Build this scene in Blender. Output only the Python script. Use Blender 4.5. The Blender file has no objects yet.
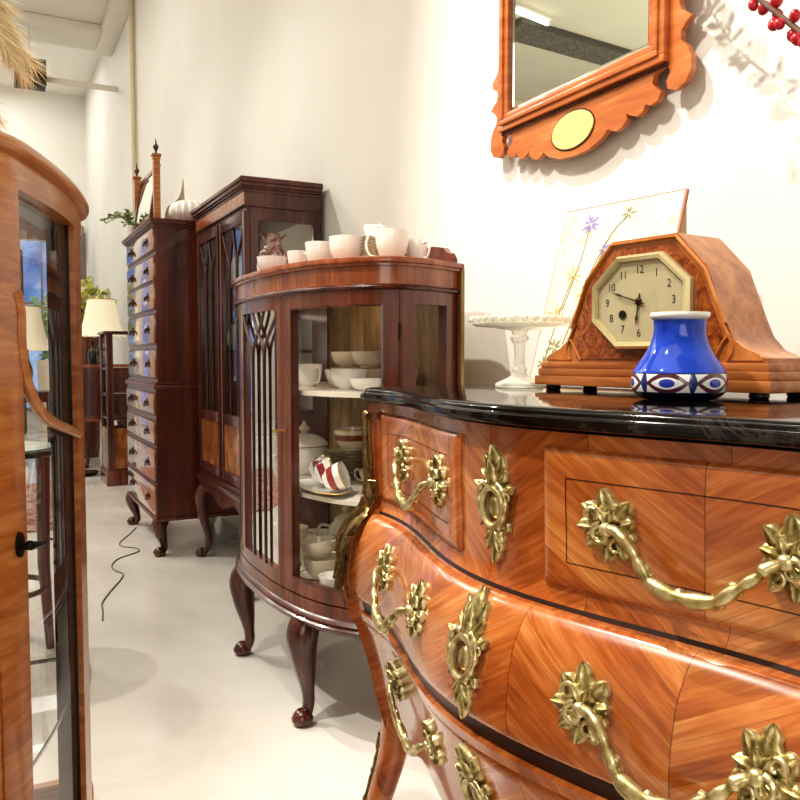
import bpy, bmesh, math, random
from mathutils import Vector, Matrix
random.seed(7)
PI = math.pi
COL = bpy.context.scene.collection

# ------------------------------------------------------------------ maths
def cos_(d): return math.cos(math.radians(d))
def sin_(d): return math.sin(math.radians(d))
def lerp(a, b, t): return a + (b - a) * t

def hermite(pts):
    """monotone cubic through (x, y) points, returns a function"""
    xs = [p[0] for p in pts]; ys = [p[1] for p in pts]; n = len(xs)
    d = [(ys[i+1]-ys[i])/(xs[i+1]-xs[i]) for i in range(n-1)]
    m = [d[0]] + [0.0 if d[i-1]*d[i] <= 0 else 2*d[i-1]*d[i]/(d[i-1]+d[i]) for i in range(1, n-1)] + [d[-1]]
    def f(x):
        if x <= xs[0]: return ys[0]
        if x >= xs[-1]: return ys[-1]
        i = max(k for k in range(n-1) if xs[k] <= x)
        h = xs[i+1]-xs[i]; t = (x-xs[i])/h
        return ((2*t**3-3*t*t+1)*ys[i] + (t**3-2*t*t+t)*h*m[i] + (-2*t**3+3*t*t)*ys[i+1] + (t**3-t*t)*h*m[i+1])
    return f

def spline(pts, per=8, closed=False):
    """Catmull-Rom through points of any dimension"""
    n = len(pts); out = []
    rng = range(n if closed else n-1)
    for i in rng:
        def g(k): return pts[k % n] if closed else pts[min(max(k, 0), n-1)]
        p0, p1, p2, p3 = g(i-1), g(i), g(i+1), g(i+2)
        for s in range(per):
            t = s/per
            out.append(tuple(.5*(2*b + (c-a)*t + (2*a-5*b+4*c-d)*t*t + (3*b-a-3*c+d)*t**3) for a, b, c, d in zip(p0, p1, p2, p3)))
    if not closed: out.append(tuple(pts[-1]))
    return out

# ------------------------------------------------------------------ mesh builder
class MB:
    def __init__(s): s.v = []; s.f = []; s.m = []; s.cur = 0
    def mat(s, i): s.cur = i; return s
    def face(s, *idx): s.f.append(tuple(idx)); s.m.append(s.cur)
    def add(s, vs, fs):
        b = len(s.v); s.v += [tuple(v) for v in vs]
        for f in fs: s.face(*[b+i for i in f])
        return b
    def box(s, x0, x1, y0, y1, z0, z1):
        vs = [(x, y, z) for z in (z0, z1) for y in (y0, y1) for x in (x0, x1)]
        s.add(vs, [(0,2,3,1),(4,5,7,6),(0,1,5,4),(2,6,7,3),(0,4,6,2),(1,3,7,5)]); return s
    def cbox(s, x0, x1, y0, y1, z0, z1, c=.004):
        """box with every edge chamfered"""
        bm = bmesh.new(); bmesh.ops.create_cube(bm, size=1)
        for v in bm.verts: v.co = ((x0+x1)/2+v.co.x*(x1-x0), (y0+y1)/2+v.co.y*(y1-y0), (z0+z1)/2+v.co.z*(z1-z0))
        bmesh.ops.bevel(bm, geom=bm.edges[:], offset=c, segments=2, affect='EDGES', profile=.6)
        bm.verts.index_update(); s.add([v.co[:] for v in bm.verts], [[v.index for v in f.verts] for f in bm.faces]); bm.free(); return s
    def grid(s, fn, nu, nv, cu=False, cv=False):
        b = len(s.v); ku = nu if cu else nu+1; kv = nv if cv else nv+1
        for j in range(kv):
            for i in range(ku): s.v.append(tuple(fn(i/nu, j/nv)))
        for j in range(nv):
            for i in range(nu):
                a = (i % ku, j % kv); c = ((i+1) % ku, (j+1) % kv)
                s.face(b+a[1]*ku+a[0], b+a[1]*ku+c[0], b+c[1]*ku+c[0], b+c[1]*ku+a[0])
        return s
    def lathe(s, prof, n=24, c=(0,0,0), closed=False, caps=True):
        """profile of (r, z) revolved about z at c"""
        k = len(prof); idx = []
        for j, (r, z) in enumerate(prof):
            if r < 1e-6: s.v.append((c[0], c[1], c[2]+z)); idx.append([len(s.v)-1]*n)
            else:
                b = len(s.v); idx.append(list(range(b, b+n)))
                for i in range(n):
                    a = 2*PI*i/n; s.v.append((c[0]+r*math.cos(a), c[1]+r*math.sin(a), c[2]+z))
        for j in range(k if closed else k-1):
            p, q = idx[j], idx[(j+1) % k]
            for i in range(n):
                m = (i+1) % n; s.face(p[i], p[m], q[m], q[i])
        if caps and not closed:
            if prof[0][0] > 1e-6: s.face(*idx[0][::-1])
            if prof[-1][0] > 1e-6: s.face(*idx[-1])
        return s
    def tube(s, path, rad, n=8, flat=1.0, caps=True, up=None):
        """round bar along path; rad a number or one per point; flat squashes the second axis"""
        P = [Vector(p) for p in path]; k = len(P)
        if not hasattr(rad, '__len__'): rad = [rad]*k
        b = len(s.v); prev = None
        for i in range(k):
            t = (P[min(i+1, k-1)]-P[max(i-1, 0)])
            t = t.normalized() if t.length > 1e-9 else Vector((0,0,1))
            if prev is None:
                r = Vector(up) if up else (Vector((0,0,1)) if abs(t.z) < .9 else Vector((1,0,0)))
                x = r.cross(t).normalized()
            else:
                x = prev - t*prev.dot(t)
                x = x.normalized() if x.length > 1e-6 else prev
            prev = x; y = t.cross(x)
            for j in range(n):
                a = 2*PI*(j+.5)/n
                s.v.append(tuple(P[i] + x*(rad[i]*math.cos(a)) + y*(rad[i]*flat*math.sin(a))))
        for i in range(k-1):
            for j in range(n):
                p = b+i*n+j; q = b+i*n+(j+1) % n
                s.face(p, q, q+n, p+n)
        if caps:
            s.face(*[b+j for j in range(n-1, -1, -1)]); s.face(*[b+(k-1)*n+j for j in range(n)])
        return s
    def prism(s, poly, fn, d0, d1, cap=True):
        """polygon (u, v) extruded; fn(u, v, d) -> xyz"""
        n = len(poly); b = len(s.v)
        for d in (d0, d1):
            for u, v in poly: s.v.append(tuple(fn(u, v, d)))
        for i in range(n):
            j = (i+1) % n; s.face(b+i, b+j, b+n+j, b+n+i)
        if cap:
            s.face(*[b+i for i in range(n-1, -1, -1)]); s.face(*[b+n+i for i in range(n)])
        return s
    def ball(s, c, r, n=10, m=7, sc=(1,1,1)):
        prof = [(0 if j in (0, m) else r*math.sin(PI*j/m), -r*math.cos(PI*j/m)) for j in range(m+1)]
        b = len(s.v); s.lathe(prof, n)
        for i in range(b, len(s.v)):
            x, y, z = s.v[i]; s.v[i] = (c[0]+x*sc[0], c[1]+y*sc[1], c[2]+z*sc[2])
        return s
    def add2(s, q): s.add(q, [tuple(range(len(q)))]); return s
    def map(s, fn, start=0):
        for i in range(start, len(s.v)): s.v[i] = tuple(fn(*s.v[i]))
        return s
    def build(s, name, mats, parent=None, smooth=35, recalc=True):
        me = bpy.data.meshes.new(name)
        bm = bmesh.new(); vs = [bm.verts.new(v) for v in s.v]; bm.verts.ensure_lookup_table()
        for f, mi in zip(s.f, s.m):
            idx = []
            for i in f:
                if i not in idx: idx.append(i)
            if len(idx) < 3: continue
            try:
                fc = bm.faces.new([vs[i] for i in idx]); fc.material_index = mi
            except ValueError: pass
        if recalc: bmesh.ops.recalc_face_normals(bm, faces=bm.faces[:])
        if smooth:
            for f in bm.faces: f.smooth = True
            a = math.radians(smooth)
            for e in bm.edges:
                if len(e.link_faces) == 2 and e.calc_face_angle(0) > a: e.smooth = False
        bm.to_mesh(me); bm.free()
        o = bpy.data.objects.new(name, me); COL.objects.link(o)
        if not isinstance(mats, (list, tuple)): mats = [mats]
        for m in mats: me.materials.append(m)
        if parent: o.parent = parent
        return o

def tag(o, label=None, cat=None, group=None, kind=None):
    if label: o['label'] = label
    if cat: o['category'] = cat
    if group: o['group'] = group
    if kind: o['kind'] = kind
    return o
def thing(name, label, cat, loc=(0,0,0), rz=0, group=None):
    o = bpy.data.objects.new(name, None); COL.objects.link(o)
    o.location = loc; o.rotation_euler = (0, 0, math.radians(rz)); o.empty_display_size = .05
    return tag(o, label, cat, group)
def struct(name, mb, m, **k): return tag(mb.build(name, m, **k), kind='structure')
def kids(o): return [c for c in bpy.data.objects if c.parent == o]
def dup(root, loc, rz=0, label=None, group=None, tilt=None, scale=None):
    r = root.copy(); COL.objects.link(r); r.location = loc
    r.rotation_euler = (tilt[0], tilt[1], math.radians(rz)) if tilt else (0, 0, math.radians(rz))
    if scale: r.scale = (scale,)*3
    if label: r['label'] = label
    if group: r['group'] = group
    for ch in kids(root):
        c = ch.copy(); COL.objects.link(c); c.parent = r
        for g in kids(ch):
            d = g.copy(); COL.objects.link(d); d.parent = c
    return r

# ------------------------------------------------------------------ materials
def srgb(h):
    h = h.lstrip('#'); c = [int(h[i:i+2], 16)/255 for i in (0, 2, 4)]
    return tuple([x/12.92 if x <= .04045 else ((x+.055)/1.055)**2.4 for x in c] + [1])
class NT:
    def __init__(s, name):
        s.m = bpy.data.materials.new(name); s.m.use_nodes = True; s.t = s.m.node_tree; s.t.nodes.clear()
        s.out = s.n('ShaderNodeOutputMaterial')
    def n(s, typ, **k):
        nd = s.t.nodes.new(typ)
        for a, b in k.items(): setattr(nd, a, b)
        return nd
    def l(s, a, b): s.t.links.new(a, b)
    def setin(s, nd, **k):
        for a, b in k.items():
            i = nd.inputs[a.replace('_', ' ')]
            if hasattr(b, 'node'): s.l(b, i)
            else: i.default_value = b
        return nd
    def math(s, op, a, b=None, c=None):
        nd = s.n('ShaderNodeMath', operation=op)
        for i, x in enumerate((a, b, c)):
            if x is None: continue
            if hasattr(x, 'node'): s.l(x, nd.inputs[i])
            else: nd.inputs[i].default_value = x
        return nd.outputs[0]
    def ramp(s, fac, stops, interp='LINEAR'):
        r = s.n('ShaderNodeValToRGB'); e = r.color_ramp.elements; r.color_ramp.interpolation = interp
        while len(e) > 1: e.remove(e[-1])
        e[0].position, e[0].color = stops[0][0], stops[0][1]
        for p, c in stops[1:]:
            x = e.new(p); x.color = c
        s.l(fac, r.inputs[0]); return r.outputs[0]
    def mix(s, f, a, b, mode='MIX'):
        nd = s.n('ShaderNodeMix', data_type='RGBA', blend_type=mode)
        for i, x in ((0, f), (6, a), (7, b)):
            if hasattr(x, 'node'): s.l(x, nd.inputs[i])
            else: nd.inputs[i].default_value = x
        return nd.outputs[2]
    def coord(s, scale=(1,1,1), rot=(0,0,0), kind='Object'):
        tc = s.n('ShaderNodeTexCoord'); mp = s.n('ShaderNodeMapping')
        s.l(tc.outputs[kind], mp.inputs[0]); mp.inputs['Scale'].default_value = scale; mp.inputs['Rotation'].default_value = rot
        return mp.outputs[0]
    def noise(s, vec, scale, detail=3, rough=.5, dist=0):
        nd = s.n('ShaderNodeTexNoise'); s.l(vec, nd.inputs['Vector'])
        nd.inputs['Scale'].default_value = scale; nd.inputs['Detail'].default_value = detail
        nd.inputs['Roughness'].default_value = rough; nd.inputs['Distortion'].default_value = dist
        return nd.outputs[0]
    def bump(s, h, strength=.2, dist=.002):
        b = s.n('ShaderNodeBump'); s.l(h, b.inputs['Height']); b.inputs['Strength'].default_value = strength; b.inputs['Distance'].default_value = dist
        return b.outputs[0]
    def bsdf(s, base, rough=.4, metal=0., coat=0., coat_rough=.05, spec=.5, normal=None, **k):
        p = s.n('ShaderNodeBsdfPrincipled')
        for key, x in (('Base Color', base), ('Roughness', rough), ('Metallic', metal), ('Coat Weight', coat), ('Coat Roughness', coat_rough), ('Specular IOR Level', spec)):
            if hasattr(x, 'node'): s.l(x, p.inputs[key])
            else: p.inputs[key].default_value = x
        if normal is not None: s.l(normal, p.inputs['Normal'])
        for a, b in k.items(): p.inputs[a.replace('_', ' ')].default_value = b
        s.l(p.outputs[0], s.out.inputs[0]); return p

def wood(name, dark, mid, light, stretch=(26, 26, 2.2), rough=.3, coat=.35, blotch=3.0, fine=1.0):
    t = NT(name); v = t.coord(stretch)
    a = t.noise(v, 1.0, 4, .55, .6)
    b = t.noise(t.coord((blotch,)*3), 1.0, 2)
    c = t.noise(t.coord(tuple(x*4 for x in stretch)), 1.0, 2)
    f = t.math('ADD', t.math('MULTIPLY', a, .62), t.math('ADD', t.math('MULTIPLY', b, .28), t.math('MULTIPLY', c, .14*fine)))
    col = t.ramp(f, [(.34, srgb(dark)), (.5, srgb(mid)), (.68, srgb(light))])
    p = t.bsdf(col, rough, coat=coat, coat_rough=.08)
    if coat >= 1: p.inputs['Coat IOR'].default_value = 1.9
    return t.m
def plain(name, col, rough=.5, metal=0., coat=0., var=0., vscale=20, **k):
    t = NT(name); c = srgb(col)
    if var:
        n = t.noise(t.coord(), vscale, 4)
        d = tuple(x*(1-var) for x in c[:3]) + (1,); u = tuple(min(1, x*(1+var*.5)) for x in c[:3]) + (1,)
        c = t.ramp(n, [(.3, d), (.7, u)])
    t.bsdf(c, rough, metal, coat, **k); return t.m
def pane(name, tint='#ffffff', refl=.10, rough=.0, fres=.22):
    t = NT(name); tr = t.n('ShaderNodeBsdfTransparent'); tr.inputs[0].default_value = srgb(tint)
    gl = t.n('ShaderNodeBsdfGlossy'); gl.inputs['Roughness'].default_value = rough
    lw = t.n('ShaderNodeLayerWeight'); lw.inputs['Blend'].default_value = .25
    f = t.math('ADD', t.math('MULTIPLY', lw.outputs['Fresnel'], fres), refl*.15)
    mx = t.n('ShaderNodeMixShader'); t.l(f, mx.inputs[0]); t.l(tr.outputs[0], mx.inputs[1]); t.l(gl.outputs[0], mx.inputs[2])
    t.l(mx.outputs[0], t.out.inputs[0]); return t.m
def emit(name, col, s):
    t = NT(name); e = t.n('ShaderNodeEmission'); e.inputs[0].default_value = srgb(col); e.inputs[1].default_value = s
    t.l(e.outputs[0], t.out.inputs[0]); return t.m

M = {}
M['wall'] = (lambda t: (t.bsdf(t.ramp(t.noise(t.coord(), 1.3, 3), [(.3, srgb('#e6e2d9')), (.7, srgb('#edeae3'))]), .75, normal=t.bump(t.noise(t.coord(), 160, 2), .05)), t.m)[1])(NT('wall_paint'))
M['ceil'] = plain('ceiling_paint', '#e9e3d6', .8, var=.03, vscale=2)
M['ceil2'] = plain('ceiling_paint_lit', '#f3efe6', .8)  # lighter copy for the far ceiling, the light on it painted in
def floor_mat():
    t = NT('poured_floor'); n = t.noise(t.coord((1.2, .8, 1)), 1.6, 4, .55, .4)
    col = t.ramp(n, [(.32, srgb('#d2ccc2')), (.5, srgb('#e0dbd2')), (.7, srgb('#eae6de'))])
    r = t.ramp(t.noise(t.coord(), 3.0, 3), [(.3, (.12,)*3+(1,)), (.7, (.3,)*3+(1,))])
    sx = t.n('ShaderNodeSeparateColor'); t.l(r, sx.inputs[0])
    t.bsdf(col, sx.outputs[0], spec=.5); return t.m
M['floor'] = floor_mat()
M['mahog'] = wood('dark_mahogany', '#2c110b', '#4a2016', '#6b3524', (24, 24, 1.6), .26, .4)
M['mahog_red'] = wood('red_mahogany', '#421a10', '#602c1a', '#81452b', (30, 30, 1.6), .25, .4)
M['mahog_h'] = wood('mahogany_band', '#6a2d17', '#8e4a26', '#b06c40', (26, 26, 3), .25, .45)
M['tall_side'] = wood('tallboy_carcass', '#3a150c', '#5a2516', '#78371f', (22, 22, 1.3), .32, .3)
M['tall_front'] = wood('tallboy_drawer_veneer', '#5e2d18', '#8a4b2b', '#ad6e45', (2, 24, 24), .12, 1.0)
M['satin'] = wood('satin_walnut', '#94521f', '#b3713a', '#cd9760', (6, 6, 70), .3, .4, 4)
M['panel_burr'] = (lambda t: (t.bsdf(t.ramp(t.noise(t.coord((8, 8, 5)), 1.2, 4, .5, .8), [(.3, srgb('#6a3314')), (.5, srgb('#8f5124')), (.7, srgb('#b57a40'))]), .25, coat=.4), t.m)[1])(NT('flame_panel'))
M['burr'] = (lambda t: (t.bsdf(t.ramp(t.noise(t.coord((22, 22, 22)), 1.6, 7, .66, 2.8), [(.3, srgb('#4a1c0b')), (.47, srgb('#86411b')), (.66, srgb('#b36a33'))]), .22, coat=.5), t.m)[1])(NT('burr_walnut'))
M['clock_wood'] = wood('clock_oak', '#7d3f17', '#ad6730', '#cc8b50', (3, 30, 30), .3, .4)
M['clock_band'] = wood('clock_light_band', '#a4561f', '#c77a36', '#dc9a58', (20, 20, 20), .28, .4)
M['mirror_wood'] = wood('fretwork_mahogany', '#9a4a1c', '#bd6a31', '#d6894e', (4, 4, 30), .3, .4)
M['old_back'] = (lambda t: (t.bsdf(t.ramp(t.noise(t.coord((7, 7, 1.6)), 1.5, 6, .65, .5), [(.3, srgb('#5d4327')), (.47, srgb('#94764d')), (.66, srgb('#c3a87c'))]), .7), t.m)[1])(NT('cabinet_back_board'))
M['shelf_paint'] = plain('painted_shelf', '#e9e1cf', .35, var=.08, vscale=14)
M['dark'] = plain('blackened_wood', '#160c09', .4, var=.2)
M['black_metal'] = plain('black_metal', '#17130f', .4, .6)
M['gloss_white'] = plain('white_china', '#faf7ef', .14, coat=.4, var=.03, vscale=8)
M['cream_china'] = plain('cream_china', '#efe5cd', .16, coat=.4, var=.05, vscale=10)
M['gold_rim'] = plain('gilt_rim', '#c9a24a', .25, .9)
M['crimson'] = plain('crimson_band', '#9c2f2c', .2, coat=.4)
M['rust_band'] = plain('rust_band', '#8e3d22', .25, coat=.3, var=.2, vscale=60)
M['pane'] = pane('clear_pane'); M['pane_dark'] = pane('cabinet_pane', '#f4f6f6', .2, fres=2.2)
def crystal_mat():
    t = NT('pressed_glass'); tr = t.n('ShaderNodeBsdfTransparent'); tr.inputs[0].default_value = srgb('#fbfbf6')
    p = t.n('ShaderNodeBsdfPrincipled'); p.inputs['Base Color'].default_value = srgb('#f6f4ec'); p.inputs['Roughness'].default_value = .05; p.inputs['Specular IOR Level'].default_value = .8
    lw = t.n('ShaderNodeLayerWeight'); lw.inputs['Blend'].default_value = .45
    f = t.math('ADD', t.math('MULTIPLY', lw.outputs['Facing'], .75), .13)
    mx = t.n('ShaderNodeMixShader'); t.l(f, mx.inputs[0]); t.l(tr.outputs[0], mx.inputs[1]); t.l(p.outputs[0], mx.inputs[2]); t.l(mx.outputs[0], t.out.inputs[0]); return t.m
M['crystal'] = crystal_mat()
M['mirror_glass'] = plain('silvered_glass', '#d8dccf', .015, 1.0)
M['enamel_key'] = M['black_metal']

def bronze_mat():
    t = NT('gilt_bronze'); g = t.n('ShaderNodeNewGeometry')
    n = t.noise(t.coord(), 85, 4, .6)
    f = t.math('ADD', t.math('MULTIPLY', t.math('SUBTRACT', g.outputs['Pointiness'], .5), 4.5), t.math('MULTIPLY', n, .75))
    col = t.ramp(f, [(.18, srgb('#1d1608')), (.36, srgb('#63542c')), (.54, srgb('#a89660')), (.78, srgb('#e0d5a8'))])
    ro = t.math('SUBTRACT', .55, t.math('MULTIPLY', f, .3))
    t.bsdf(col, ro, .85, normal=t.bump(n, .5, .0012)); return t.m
M['bronze'] = bronze_mat()
M['dark_bronze'] = plain('dark_bronze', '#4a3a22', .35, .9, var=.5, vscale=120)
M['mount_bronze'] = plain('brown_gilt_bronze', '#8a744a', .33, .85, var=.65, vscale=130)
M['brass'] = plain('polished_brass', '#d6b567', .18, 1.0)

def marble_mat():
    t = NT('black_marble'); n = t.noise(t.coord(), 6, 8, .7, 1.5)
    col = t.ramp(n, [(.44, srgb('#0b0808')), (.57, srgb('#120e0d')), (.61, srgb('#38302b')), (.63, srgb('#100c0b'))])
    t.bsdf(col, .07, spec=.32); return t.m
M['marble'] = marble_mat()

def veneer(name, cell=.13, off=0.0, vertical=False, seam=True, tone=0):
    """quarter matched kingwood: grain slants mirrored either side of each seam"""
    t = NT(name); tc = t.n('ShaderNodeTexCoord'); sp = t.n('ShaderNodeSeparateXYZ'); t.l(tc.outputs['Object'], sp.inputs[0])
    x, y, z = sp.outputs
    u, w = (z, x) if vertical else (x, z)
    q = t.math('DIVIDE', t.math('ADD', u, 10*cell*8+off), cell)
    fr = t.math('FRACT', q); idx = t.math('FLOOR', q)
    sgn = t.math('SUBTRACT', t.math('MULTIPLY', t.math('MODULO', idx, 2.0), 2.0), 1.0)
    slant = t.math('MULTIPLY', t.math('MULTIPLY', t.math('SUBTRACT', fr, .5), sgn), cell*.62)
    g = t.math('ADD', w, slant)                       # across the grain
    al = t.math('SUBTRACT', u, t.math('MULTIPLY', t.math('MULTIPLY', w, sgn), .62))
    cb = t.n('ShaderNodeCombineXYZ')
    t.l(t.math('MULTIPLY', g, 120), cb.inputs[0]); t.l(t.math('MULTIPLY', al, 10), cb.inputs[1]); t.l(t.math('ADD', t.math('MULTIPLY', idx, 3.7), t.math('MULTIPLY', y, 4)), cb.inputs[2])
    a = t.noise(cb.outputs[0], 1.0, 4, .6, .8)
    b = t.noise(tc.outputs['Object'], 7, 3)
    # plank strips inside each cell: tone changes between slips of veneer
    sl = t.math('FLOOR', t.math('DIVIDE', g, .021))
    wn = t.n('ShaderNodeTexWhiteNoise', noise_dimensions='2D'); c2 = t.n('ShaderNodeCombineXYZ'); t.l(sl, c2.inputs[0]); t.l(idx, c2.inputs[1]); t.l(c2.outputs[0], wn.inputs['Vector'])
    f = t.math('ADD', t.math('ADD', t.math('MULTIPLY', a, .48), t.math('MULTIPLY', b, .42)), t.math('MULTIPLY', wn.outputs['Value'], .12))
    if tone: f = t.math('ADD', f, tone)
    col = t.ramp(f, [(.3, srgb('#6e3313')), (.46, srgb('#a35524')), (.58, srgb('#be7238')), (.76, srgb('#d79c60'))])
    # thin dark glue lines
    sfr = t.math('FRACT', t.math('DIVIDE', g, .021))
    e1 = t.math('LESS_THAN', t.math('ABSOLUTE', t.math('SUBTRACT', fr, .5)), .4965)
    e1 = t.math('SUBTRACT', 1.0, e1)
    e2 = t.math('MULTIPLY', t.math('LESS_THAN', sfr, .05), t.math('MULTIPLY', t.math('GREATER_THAN', wn.outputs['Value'], .62), .55))
    ln = t.math('MAXIMUM', e1, e2)
    col = t.mix(t.math('MULTIPLY', ln, .62), col, srgb('#3a1505'))
    t.bsdf(col, .24, coat=.75, coat_rough=.07, spec=.5); return t.m
M['veneer'] = veneer('kingwood_quarter_veneer', .15)
M['veneer_d'] = veneer('kingwood_drawer_veneer', .19, .099, tone=.03)
M['veneer_v'] = veneer('kingwood_crossbanding', .06, .013, vertical=True)
M['line_and_gap_shade'] = plain('ebony_and_gap_shade', '#2a1108', .35)  # ebony stringing, and the painted shade between drawer rows
# ================================================================== ROOM
WX = 1.27; CZ = 4.35
struct('floor', MB().box(-5, WX+.1, -3.5, 12.1, -.1, 0), M['floor'], smooth=0)
struct('wall_right', MB().box(WX, WX+.12, -3.5, 12.1, 0, 4.7), M['wall'], smooth=0)
struct('wall_left', MB().box(-5.12, -5, -3.5, 12.1, 0, 4.7), M['wall'], smooth=0)
struct('wall_back', MB().box(-5, WX, -3.62, -3.5, 0, 4.7), M['wall'], smooth=0)
# far wall, with two openings for the shop windows
def far_wall():
    b = MB(); y0, y1 = 12.0, 12.12
    holes = [(-2.05, -.95, .1, 2.95), (.38, .98, .25, 2.62)]
    xs = [-5] + [h for o in holes for h in o[:2]] + [WX]
    for i in range(0, len(xs), 2): b.box(xs[i], xs[i+1], y0, y1, 0, 4.7)
    for x0, x1, z0, z1 in holes: b.box(x0, x1, y0, y1, 0, z0); b.box(x0, x1, y0, y1, z1, 4.7)
    return b
struct('wall_far', far_wall(), M['wall'], smooth=0)
struct('ceiling', MB().box(-5, WX, -3.5, 9.3, CZ, CZ+.4), M['ceil'], smooth=0)
struct('ceiling_far', MB().box(-5, WX, 9.3, 12.0, CZ+.22, CZ+.4), M['ceil2'], smooth=0)
struct('trim_1', MB().cbox(-5, WX-.16, 8.75, 9.3, CZ-.09, CZ-.001, .02), M['ceil'])          # cross beam
struct('trim_2', MB().cbox(WX-.17, WX-.001, 4.0, 9.299, CZ-.12, CZ-.001, .012), M['ceil'])      # casing along the wall head
struct('trim_3', MB().tube([(WX-.03, 7.75, .0), (WX-.03, 7.75, CZ-.14)], .022, 10), plain('beige_conduit', '#cdbf9f', .6))
# shop windows in the far wall
def blue_pane():
    t = NT('blue_daylight_glass'); v = t.coord((1, 1, 1))
    n = t.noise(v, 2.2, 4, .6, .6)
    col = t.ramp(n, [(.32, srgb('#4d74b8')), (.5, srgb('#86b0e6')), (.7, srgb('#cfe4fa'))])
    e = t.n('ShaderNodeEmission'); t.l(col, e.inputs[0]); e.inputs[1].default_value = 1.0
    gl = t.n('ShaderNodeBsdfGlossy'); gl.inputs['Roughness'].default_value = .02
    mx = t.n('ShaderNodeMixShader'); mx.inputs[0].default_value = .05
    t.l(e.outputs[0], mx.inputs[1]); t.l(gl.outputs[0], mx.inputs[2]); t.l(mx.outputs[0], t.out.inputs[0]); return t.m
M['blue'] = blue_pane(); M['win_frame'] = plain('grey_window_frame', '#8d8a86', .5)
for k, (x0, x1, z0, z1, cols) in enumerate([(-2.05, -.95, .1, 2.95, 2), (.38, .98, .25, 2.62, 2)]):
    f = MB(); w = .045
    f.cbox(x0, x1, 11.97, 12.06, z0, z0+w); f.cbox(x0, x1, 11.97, 12.06, z1-w, z1)
    f.cbox(x0, x0+w, 11.97, 12.06, z0+w, z1-w); f.cbox(x1-w, x1, 11.97, 12.06, z0+w, z1-w)
    xm = (x0+x1)/2; f.cbox(xm-.015, xm+.015, 11.98, 12.05, z0+w, z1-w)
    zt = lerp(z0, z1, .62); f.cbox(x0+w, x1-w, 11.985, 12.045, zt-.015, zt+.015)
    fo = struct('window_%d' % (k+1), f, M['win_frame'])
    MB().box(x0+w, x1-w, 12.03, 12.04, z0+w, z1-w).build('window_pane', M['blue'], fo)

# ================================================================== COMMODE
CO = Vector((.544, .8165, 0)); CRZ = -88.0; CH = .944
def to_world(o, rz, p):
    a = math.radians(rz); c, s = math.cos(a), math.sin(a)
    return (o[0]+p[0]*c-p[1]*s, o[1]+p[0]*s+p[1]*c, o[2]+(p[2] if len(p) > 2 else 0))
AMP, LH = .09, .4365
def plan(x): return (AMP if x < 0 else AMP-.012)*.5*(1-math.cos(PI*min(abs(x)/LH, 1)))
INS = hermite([(0, .06), (.25, .058), (.30, .036), (.36, .020), (.44, .002), (.50, -.016), (.55, -.034), (.60, -.042), (.66, -.036), (.70, -.020), (.718, -.006), (.74, .003), (.80, .002), (.86, 0), (.92, 0)])
SID = hermite([(0, .035), (.25, .034), (.30, .012), (.36, .005), (.42, .001), (.5, -.006), (.58, -.014), (.66, -.009), (.70, .0), (.73, .012), (.80, .014), (.92, .008)])
HW = .49
def csurf(x, z, c=0.0):
    """front of the commode at local x, height z, pushed out by c along the normal"""
    e = .002
    y = plan(x)+INS(z)
    dx = (plan(x+e)-plan(x-e))/(2*e); dz = (INS(z+e)-INS(z-e))/(2*e)
    n = Vector((dx, -1, dz)).normalized()
    return (x+n.x*c, y+n.y*c, z+n.z*c)
def hw(z): return HW - SID(z)
BACK = .60
def apron(u):  # lower edge across the front, u in -1..1
    a = abs(u)
    return .285 - .035*math.exp(-(a/.22)**2) + (.025*math.sin(PI*min(max((a-.3)/.6, 0), 1)))

commode = thing('commode', 'serpentine bombe chest of drawers in orange kingwood veneer with gilt bronze mounts', 'chest of drawers', CO, CRZ)
def carcass():
    b = MB(); st = []
    for i in range(7): st.append(('L', 1-i/6))
    for i in range(61): st.append(('F', -1+2*i/60))
    for i in range(7): st.append(('R', i/6))
    NZ = 44
    def pt(s, t):
        k, u = st[s]
        if k == 'F':
            zb = apron(u); z = lerp(zb, .916, t); x = u*hw(z)
            return (x, plan(x)+INS(z), z)
        sg = -1 if k == 'L' else 1
        zb = .285 + .02*math.sin(PI*u); z = lerp(zb, .916, t); x = hw(z); y0 = plan(x)+INS(z)
        return (sg*lerp(x, HW-.012, u), lerp(y0, BACK, u), z)
    n = len(st)
    base = len(b.v)
    for j in range(NZ+1):
        for i in range(n): b.v.append(pt(i, j/NZ))
    for j in range(NZ):
        for i in range(n-1):
            a = base+j*n+i; b.face(a, a+1, a+1+n, a+n)
        b.face(base+j*n+n-1, base+j*n, base+(j+1)*n, base+(j+1)*n+n-1)
    b.face(*[base+NZ*n+i for i in range(n)])
    b.face(*[base+i for i in range(n-1, -1, -1)])
    return b
carcass().build('carcass', M['veneer'], commode, 40)

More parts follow.
